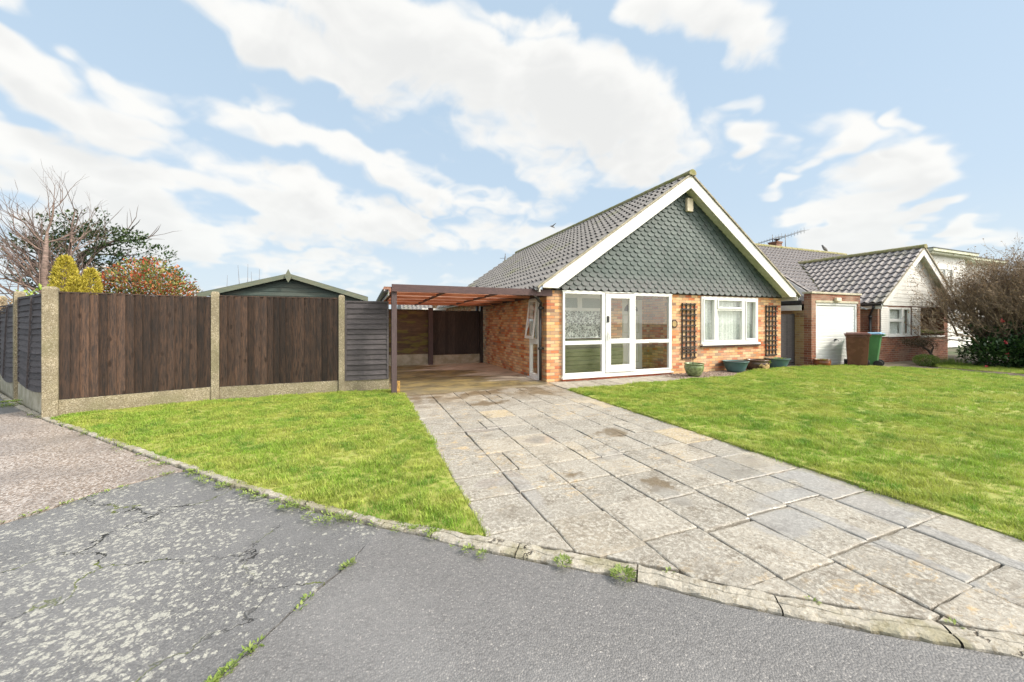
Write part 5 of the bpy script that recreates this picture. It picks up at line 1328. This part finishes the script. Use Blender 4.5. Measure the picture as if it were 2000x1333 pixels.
b = MB(); b.tube([(8.6,24,5.75),(9.35,23.9,5.8)], .014, 5); b.tube([(8.9,23.9,5.6),(9.02,24.1,5.95)], .04, 6); build('boom', b, M['alu'], t)
# white house beyond
WH = thing('white_house', (28, 10.5, 0), 'white rendered house with stepped flat eaves behind the brown hedge', 'house')
b = MB(); b.box(27.9,32.2,10.5,12.6,0,5.06)
for k in range(15): b.prism([(27.95,10.485,.3+k*.3),(32.15,10.485,.3+k*.3),(32.15,10.49,.3+k*.3+.28),(27.95,10.49,.3+k*.3+.28)], (0,.02,0))
b.box(32.2,37,10.9,15,0,4.96); build('wall', b, M['white_paint'], WH)
b = MB(); b.box(27.7,32.5,10.2,12.8,5.06,5.16); b.box(27.6,32.6,10.1,12.9,5.16,5.30); b.box(32.6,37.3,10.5,15.2,4.96,5.06); b.box(32.6,37.4,10.4,15.3,5.06,5.20); build('eaves', b, M['soffit'], WH)
b = MB(); b.box(27.57,32.63,10.07,12.93,5.302,5.335); b.box(32.64,37.43,10.37,15.33,5.202,5.235); build('roof_edge', b, M['black'], WH)
win(WH, 10.45, 29.0, 30.6, 2.9, 4.4, [(29.1,29.75,3.0,4.3),(29.85,30.5,3.0,4.3)], 'window')

# distant houses seen through the carport
D1 = thing('distant_bungalow', (2.6, 28, 0), 'pale bungalow with grey tiled roof seen left of the carport post', 'house', 'houses behind the carport')
b = MB(); b.box(2.7,4.7,28,33,0,2.2); build('wall', b, M['white_paint'], D1)
b = MB(); tiles(b, (2.5,27.7,2.25), (1,0,0), (0,1,.5), 2.4, 3.2, .3, .34, roll); b.prism([(2.55,27.75,2.22),(2.55,30.5,3.62),(2.55,33.2,2.22)], (2.3,0,0)); build('roof', b, M['roof'], D1)
D2 = thing('distant_bungalow', (6, 22.5, 0), 'orange brick bungalow with white windows seen through the carport', 'house', 'houses behind the carport')
b = MB(); wall_y(b, 24, 24.2, 4.4, 10, 0, 2.7, [(4.9,5.9,1.2,2.5),(6.9,7.8,1.2,2.5)]); b.box(4.4,10,26,26.2,0,2.7); b.box(4.4,4.6,24.2,26,0,2.7); build('wall', b, M['brick'], D2)
b = MB(); b.prism([(4.0,23.6,2.75),(4.0,25.3,3.25),(4.0,27,2.75),(4.0,25.3,2.72)], (7,0,0)); build('roof', b, M['white_paint'], D2)
win(D2, 24, 4.9,5.9,1.2,2.5,[(4.98,5.38,1.28,2.42),(5.46,5.82,1.28,2.42)]); win(D2, 24, 6.9,7.8,1.2,2.5,[(6.98,7.32,1.28,2.42),(7.4,7.72,1.28,2.42)])
D3 = thing('low_white_garage', (3.6, 22, 0), 'low white outbuilding just right of the carport rear post', 'outbuilding', 'houses behind the carport')
b = MB(); b.box(2.9,4.9,20,21.8,0,2.05); build('wall', b, M['white_paint'], D3)
b = MB(); b.box(2.8,5.0,19.9,21.9,2.05,2.13); build('flat_roof', b, M['white_paint'], D3)

# wheelie bins
def bin_(x, y, rz, body, lid, lab, side):
    t = thing('wheelie_bin', (x, y, 0), lab, 'wheelie bin', 'wheelie bins in front of the garage')
    t.rotation_euler.z = rz; s = []
    b = MB(); w0, d0, w1, d1 = .44, .42, .56, .66
    vs = [(-w0/2,-d0/2,.05),(w0/2,-d0/2,.05),(w0/2,d0/2,.05),(-w0/2,d0/2,.05)]
    lv = [(.05,w0,d0),(.45,.49,.50),(.90,.53,.60),(.96,.535,.605),(.96,.58,.66),(1.0,.58,.66)]
    vs = []
    for z, w, d in lv:
        for (sx, sy) in ((-1,-1),(-.86,-1.0),(.86,-1.0),(1,-1),(1,1),(-1,1)): vs.append((sx*w/2, sy*d/2 + (.0), z))
    n = 6; b.add(vs, [(l*n+i, l*n+(i+1) % n, (l+1)*n+(i+1) % n, (l+1)*n+i) for l in range(len(lv)-1) for i in range(n)]+[tuple(range(n))[::-1]])
    b.box(-.20,.20,-.335,-.30,.93,.985)
    bo = build('body', b, M[body], t, bevel=.015, local=True)
    b = MB(); b.box(-.175,-.10,-.312,-.22,.12,.80) if False else None
    b.prism([(-.31,-.37,1.005),(.31,-.37,1.005),(.31,.37,1.03),(-.31,.37,1.03)], (0,0,.028)); b.prism([(-.27,-.33,1.035),(.27,-.33,1.035),(.25,.30,1.06),(-.25,.30,1.06)], (0,0,.03))
    build('lid', b, M[lid], t, bevel=.010, local=True)
    b = MB(); b.tube([(-.25,.38,1.0),(.25,.38,1.0)], .018, 10); b.box(-.23,-.19,.30,.38,.97,1.02); b.box(.19,.23,.30,.38,.97,1.02); build('handle', b, M[body], t, local=True)
    for sx in (-1, 1):
        b = MB(); b.tube([(sx*.22,.25,.11),(sx*.30,.25,.11)], .11, 20, smooth=False); build('wheel', b, M['rubber'], t, bevel=.01, local=True)
    b = MB(); b.tube([(-.25,.25,.11),(.25,.25,.11)], .012, 8); build('axle', b, M['black'], t, local=True)
bin_(14.32, 6.93, R(-62), 'bin_brown', 'bin_brown', 'brown wheelie bin in front of the white garage door', 0)
bin_(14.95, 6.95, R(200), 'bin_green', 'bin_blue', 'green wheelie bin with a pale blue lid beside the brown one', 0)

# ================================================================ VEGETATION
def branch(mb, rg, p, d, r, L, lvl, maxl, upb, spread, nch, tips=None, sides=(8,6,5,4,3,3,3), wig=.16, shrink=.72, lr=.66):
    segs = 4 if lvl < 2 else 3
    pts = [p.copy()]; rad = [r]; d = d.normalized()
    for i in range(segs):
        d = (d+Vector((rg.gauss(0,wig), rg.gauss(0,wig), rg.gauss(0,wig)+upb))).normalized()
        pts.append(pts[-1]+d*L/segs); rad.append(max(.0022, r*(1-(1-lr)*(i+1)/segs)))
    if lvl >= maxl: rad[-1] = .0015
    mb.tube(pts, rad, sides[min(lvl, len(sides)-1)], cap=False)
    if lvl >= maxl:
        if tips is not None: tips.append((pts[-1], d))
        return
    for k in range(nch):
        i = rg.randint(1, segs) if k else segs
        base = pts[i]; a = d.orthogonal().normalized(); a.rotate(Matrix.Rotation(rg.uniform(0,6.28), 3, d))
        nd = (d*math.cos(spread)+a*math.sin(spread)*rg.uniform(.5,1.3)).normalized()
        branch(mb, rg, base, nd, max(.0025, rad[i]*rg.uniform(.5,.8)), L*shrink*rg.uniform(.75,1.2), lvl+1, maxl, upb, spread, nch, tips, sides, wig, shrink, lr)
def leafcloud(mb, rg, c, rx, ry, rz, n, L, w, fn=None, shell=.0):
    for _ in range(n):
        while True:
            q = Vector((rg.uniform(-1,1), rg.uniform(-1,1), rg.uniform(-1,1)))
            l = q.length
            if l <= 1 and l >= shell: break
        p = Vector((c[0]+q.x*rx, c[1]+q.y*ry, c[2]+q.z*rz))
        if fn and not fn(p, q): continue
        d = Vector((q.x+rg.uniform(-.8,.8), q.y+rg.uniform(-.8,.8), q.z*.6+rg.uniform(-.5,1.0)))
        s = rg.uniform(.6,1.25)
        leaf(mb, p, d, L*s, w*s, Vector((rg.uniform(-.5,.5), rg.uniform(-.5,.5), 1)))
rg = random.Random(41)
# bare tree with two trunks
def bare_tree(x, y, h, seed, lab, lean=0):
    t = thing('bare_tree', (x, y, 0), lab, 'tree'); rg = random.Random(seed)
    tr = MB(); base = Vector((x,y,0)); pts = [base, base+Vector((.04+lean*.2,0,h*.3)), base+Vector((-.03+lean*.6,.05,h*.58)), base+Vector((.06+lean,0,h*.86))]
    tr.tube(pts, [.14,.115,.08,.025], 10); 
    to = build('trunk', tr, M['bark'], t)
    br = MB()
    for k in range(18):
        f = rg.uniform(.34, .95); i = min(2, int(f*3)); p = pts[i].lerp(pts[i+1], f*3-i)
        az = rg.uniform(0, 6.28); elv_ = rg.uniform(.25, 1.0)
        d = Vector((math.cos(az), math.sin(az)*.7, elv_))
        branch(br, rg, p, d, .030*(1.25-f*.6), (.84 if k < 12 else .66)*h/4.8, 1, 4, .085, .50, 3, wig=.13)
    branch(br, rg, pts[-1], Vector((0,0,1)), .025, h*.18, 1, 4, .06, .45, 3, wig=.14)
    build('branches', br, M['bark'], t)
bare_tree(-7.78, 13.6, 4.4, 3, 'tall bare tree with pinkish trunk behind the left fence')
bare_tree(-7.95, 14.6, 4.4, 12, 'second bare tree just right of the pinkish trunk', .1)
# holly
t = thing('holly_tree', (-8.3, 17.5, 0), 'dark evergreen tree with small leaves behind the bare trees', 'tree'); rg = random.Random(5)
b = MB(); b.tube([(-9.2,17.5,0),(-9.15,17.5,1.9),(-9.3,17.5,3.4)], [.16,.13,.07], 8); build('trunk', b, M['bark'], t)
b = MB()
for k in range(14): branch(b, rg, Vector((-9.2,17.5,1.8+k*.14)), Vector((rg.uniform(-1,1), rg.uniform(-.6,.6), rg.uniform(.2,1))), .05, 1.5, 1, 3, .05, .5, 3)
build('branches', b, M['twig'], t)
b = MB()
for (cx, cz, rx, rz, n) in [(-8.6,3.2,1.5,1.2,1500),(-7.7,2.9,1.6,1.0,1500),(-9.5,2.8,1.0,.9,700),(-6.7,2.5,1.0,.7,700),(-8.0,3.9,.8,.7,500),(-7.0,3.5,.7,.5,320),(-9.3,3.6,.7,.5,260),(-6.2,3.1,.5,.35,150),(-6.0,2.1,.7,.5,300)]:
    leafcloud(b, rg, (cx-.75,17.5,cz+.75), rx*.85, 1.0, rz, int(n*2.6), .12, .06, lambda p, q: mnoise.noise(p*1.9) > -.20+.3*q.length)
build('crown', b, M['holly'], t)
# golden conifer (two rounded tops)
t = thing('golden_conifer', (-5.8, 11, 0), 'bright yellow two-topped conifer just behind the corner post', 'shrub'); rg = random.Random(6)
b = MB()
def flames(b, cx, cy, ztop, r, zb, n):
    for _ in range(n):
        f = rg.random(); z = zb+(ztop-zb)*f; rr = r*(1-max(0,(f-.35)/.65)**1.8)**.5*rg.uniform(.72,1.02); a = rg.uniform(0,6.28)
        bump_ = 1+.16*mnoise.noise((math.cos(a)*2.2, math.sin(a)*2.2, z*3.2))
        p = Vector((cx+rr*bump_*math.cos(a), cy+rr*bump_*math.sin(a), z))
        d = Vector((math.cos(a)*.8+rg.uniform(-.35,.35), math.sin(a)*.8+rg.uniform(-.35,.35), rg.uniform(.3,1.4)))
        for _k in range(2): leaf(b, p, d+Vector((rg.uniform(-.4,.4),rg.uniform(-.4,.4),rg.uniform(-.2,.4))), rg.uniform(.035,.08), .022, (rg.uniform(-1,1), rg.uniform(-1,1), .5))
flames(b, -5.96, 11.0, 2.80, .21, 1.4, 3400); flames(b, -5.58, 11.05, 2.56, .17, 1.4, 2000); flames(b, -5.76, 10.9, 2.36, .16, 1.4, 1000)
build('foliage', b, M['yellow_conifer'], t)
b = MB(); b.tube([(-5.96,11,0),(-5.96,11,2.5)], [.06,.02], 6); b.tube([(-5.6,11.05,0),(-5.58,11.05,2.3)], [.05,.02], 6); build('stems', b, M['bark'], t)
# photinia
t = thing('red_tipped_shrub', (-4.7, 12.0, 0), 'rounded shrub with red and green leaves behind the board fence', 'shrub'); rg = random.Random(16)
b = MB()
for k in range(20): branch(b, rg, Vector((-5.05,12.2,.9)), Vector((rg.uniform(-1,1), rg.uniform(-.5,.5), rg.uniform(.5,1))), .03, .8, 1, 3, .05, .4, 3)
build('stems', b, M['twig'], t)
b = MB()
leafcloud(b, rg, (-5.05,12.2,1.95), 1.05, .9, 1.08, 9500, .085, .045, lambda p, q: mnoise.noise(p*2.3) > -.35+.35*(q.length-.5))
leafcloud(b, rg, (-5.75,12.2,1.85), .5, .7, .7, 1500, .085, .042); leafcloud(b, rg, (-4.35,12.2,1.7), .5, .7, .8, 1500, .08, .04)
build('foliage', b, M['photinia'], t)
# slim twigs by the shed
t = thing('bare_sapling', (-3.9, 13.2, 0), 'thin bare twigs rising left of the green shed gable', 'sapling'); rg = random.Random(3)
b = MB()
for (x, z) in ((-3.85,3.05),(-3.62,3.1),(-3.5,2.85),(-3.3,2.95),(-4.2,2.7)): b.tube([(x+.1,14.9,0),(x+.05,14.9,1.6),(x,14.9,z-.4),(x+rg.uniform(-.08,.08),14.9,z+.25)], [.012,.010,.007,.003], 5)
build('twigs', b, M['twig'], t)
# creeper debris behind the side fence
t = thing('dry_creeper', (-6.9, 11.6, 0), 'rusty dry creeper and small leaves spilling over the warped fence panel', 'creeper'); rg = random.Random(23)
b = MB(); leafcloud(b, rg, (-6.6,10.9,1.72), .5, .6, .16, 900, .05, .02); leafcloud(b, rg, (-7.4,12.0,1.72), .45, .6, .20, 700, .05, .02)
build('dead_leaves', b, M['dry_flower'], t)
b = MB(); leafcloud(b, rg, (-6.0,10.4,1.95), .3, .2, .22, 60, .09, .05); leafcloud(b, rg, (-6.9,11.6,2.0), .2, .2, .1, 30, .09, .05); build('green_leaves', b, M['lime'], t)
# big bare shrub on the right
t = thing('bare_shrub', (20.0, 5.2, 0), 'big round leafless brown shrub with dried flower tips at the right edge', 'shrub'); rg = random.Random(77)
b = MB(); tips = []
for k in range(130):
    a = rg.uniform(0, 6.28); el_ = rg.uniform(.38, 1.5)
    base = Vector((19.35+rg.gauss(0,.3), 5.5+rg.gauss(0,.3), .3+rg.uniform(0,.3)))
    d = Vector((math.cos(a)*math.cos(el_)*1.15, math.sin(a)*math.cos(el_)*.9, math.sin(el_)+.15))
    branch(b, rg, base, d, .032, 1.16, 0, 5, .05, .44, 3 if k % 2 else 2, tips, wig=.13, sides=(6,5,4,3,3,3), shrink=.66)
for k in range(42):
    a = rg.uniform(0, 6.28); el_ = rg.uniform(.75, 1.55)
    base = Vector((19.15+rg.gauss(0,.3), 5.6+rg.gauss(0,.3), .5+rg.uniform(0,.5)))
    d = Vector((math.cos(a)*math.cos(el_), math.sin(a)*math.cos(el_), math.sin(el_)+.1))
    branch(b, rg, base, d, .030, 1.22, 0, 5, .05, .42, 3 if k % 2 else 2, tips, wig=.12, sides=(5,4,3,3,3,3), shrink=.66)
for k in range(30):
    a = rg.uniform(0, 6.28); el_ = rg.uniform(.5, 1.5)
    base = Vector((22.6+rg.gauss(0,.3), 4.4+rg.gauss(0,.4), .25))
    d = Vector((math.cos(a)*math.cos(el_), math.sin(a)*math.cos(el_), math.sin(el_)+.15))
    branch(b, rg, base, d, .030, 1.4, 0, 4, .055, .42, 3, tips, wig=.14, sides=(5,4,3,3,3,3), shrink=.66)
build('branches', b, M['twig_tan'], t)
b = MB()
for (p, d) in tips:
    if rg.random() < .38:
        for _ in range(4): leaf(b, p, d+Vector((rg.uniform(-.9,.9), rg.uniform(-.9,.9), rg.uniform(-.6,.6))), rg.uniform(.025,.055), .022, (rg.uniform(-1,1),0,1))
build('dried_flowers', b, M['dry_flower'], t)
t.location.x += .42; t.location.y -= .1
# camellia under it
t = thing('camellia', (18.6, 4.9, 0), 'low dark glossy camellia with pink flowers beneath the bare shrub', 'shrub'); rg = random.Random(9)
b = MB()
for (x, y, z, rx, rz, n) in [(18.6,5.4,.42,.8,.5,1300),(18.9,4.7,.5,.9,.6,1700),(19.2,3.7,.5,.9,.6,1700),(19.0,2.6,.5,.9,.6,1000),(19.2,5.6,.9,.8,.6,600),(19.8,4.2,1.1,.8,.6,600)]:
    leafcloud(b, rg, (x,y,z), rx, .8, rz, int(n*2.2), .12, .065, lambda p, q: mnoise.noise(p*2.6) > -.35+.4*max(0,q.z))
build('foliage', b, M['camellia'], t)
b = MB()
for (x, y, z) in [(18.15,5.05,.42),(18.3,4.6,.6),(18.6,3.6,.55),(18.5,3.2,.9),(18.2,5.1,.8),(18.9,3.3,1.35),(18.0,4.5,.25),(18.3,5.2,1.45),(17.6,5.3,.03)]:
    for _ in range(26):
        dd = Vector((rg.gauss(0,1), rg.gauss(0,1), rg.gauss(0,1))).normalized(); leaf(b, Vector((x,y,z))+dd*.01, dd, .06, .045, (0,.3,1))
build('flowers', b, M['pink_flower'], t)
# leaning dwarf conifer
t = thing('leaning_conifer', (18.3, 6.75, 0), 'small wind-swept dark conifer leaning towards the brick wall', 'shrub'); rg = random.Random(19)
b = MB(); b.tube([(18.35,6.7,0),(18.3,6.72,.22),(18.12,6.75,.42),(17.75,6.8,.60),(17.3,6.85,.72)], [.05,.045,.035,.025,.01], 7); b.tube([(18.2,6.72,.35),(18.3,6.7,.55),(18.1,6.7,.70)], [.03,.02,.01], 6); build('trunk', b, M['twig'], t)
b = MB()
leafcloud(b, rg, (17.55,6.85,.70), .62, .22, .14, 1500, .05, .014); leafcloud(b, rg, (18.0,6.75,.62), .40, .25, .20, 900, .05, .014); leafcloud(b, rg, (16.95,6.9,.78), .25, .15, .07, 250, .05, .014)
build('foliage', b, M['dark_conifer'], t)
t = thing('box_mound', (17.1, 6.6, 0), 'low clipped yellow-green mound by the garden path', 'shrub'); rg = random.Random(29)
b = MB(); leafcloud(b, rg, (17.15,6.45,.16), .50, .28, .19, 3600, .035, .02, shell=.55); build('foliage', b, M['box_leaf'], t)
b = MB(); b.tube([(17.15,6.45,0),(17.15,6.45,.2)], .03, 6); build('stem', b, M['twig'], t)
t = thing('bulb_leaves', (17.9, 6.3, 0), 'clump of narrow upright green leaves beside the box mound', 'plant'); rg = random.Random(31)
b = MB()
for _ in range(260):
    x, y = 17.85+rg.gauss(0,.28), 6.15+rg.gauss(0,.16); leaf(b, (x,y,0), (rg.gauss(0,.25), rg.gauss(0,.25), 1), rg.uniform(.18,.36), .016, (0,1,0))
build('foliage', b, M['box_leaf'], t)
# flat-leaved weeds in the lawn
for i, (x, y, s, lb) in enumerate([(6.2,3.0,.09,'small leafy weed in the lawn nearest the driveway puddle'),(7.4,4.4,.11,'larger leafy weed in the middle of the right lawn'),(9.7,4.9,.10,'pale weed patch on the far part of the right lawn')]):
    b = MB(); rg = random.Random(i)
    for _ in range(26):
        a = rg.uniform(0,6.28); leaf(b, (x+rg.gauss(0,s*.5), y+rg.gauss(0,s*.5), .035), (math.cos(a), math.sin(a), .35), rg.uniform(.04,.08), .028, (0,0,1))
    tag(build('lawn_weed', b, M['weed']), lb, 'weed')
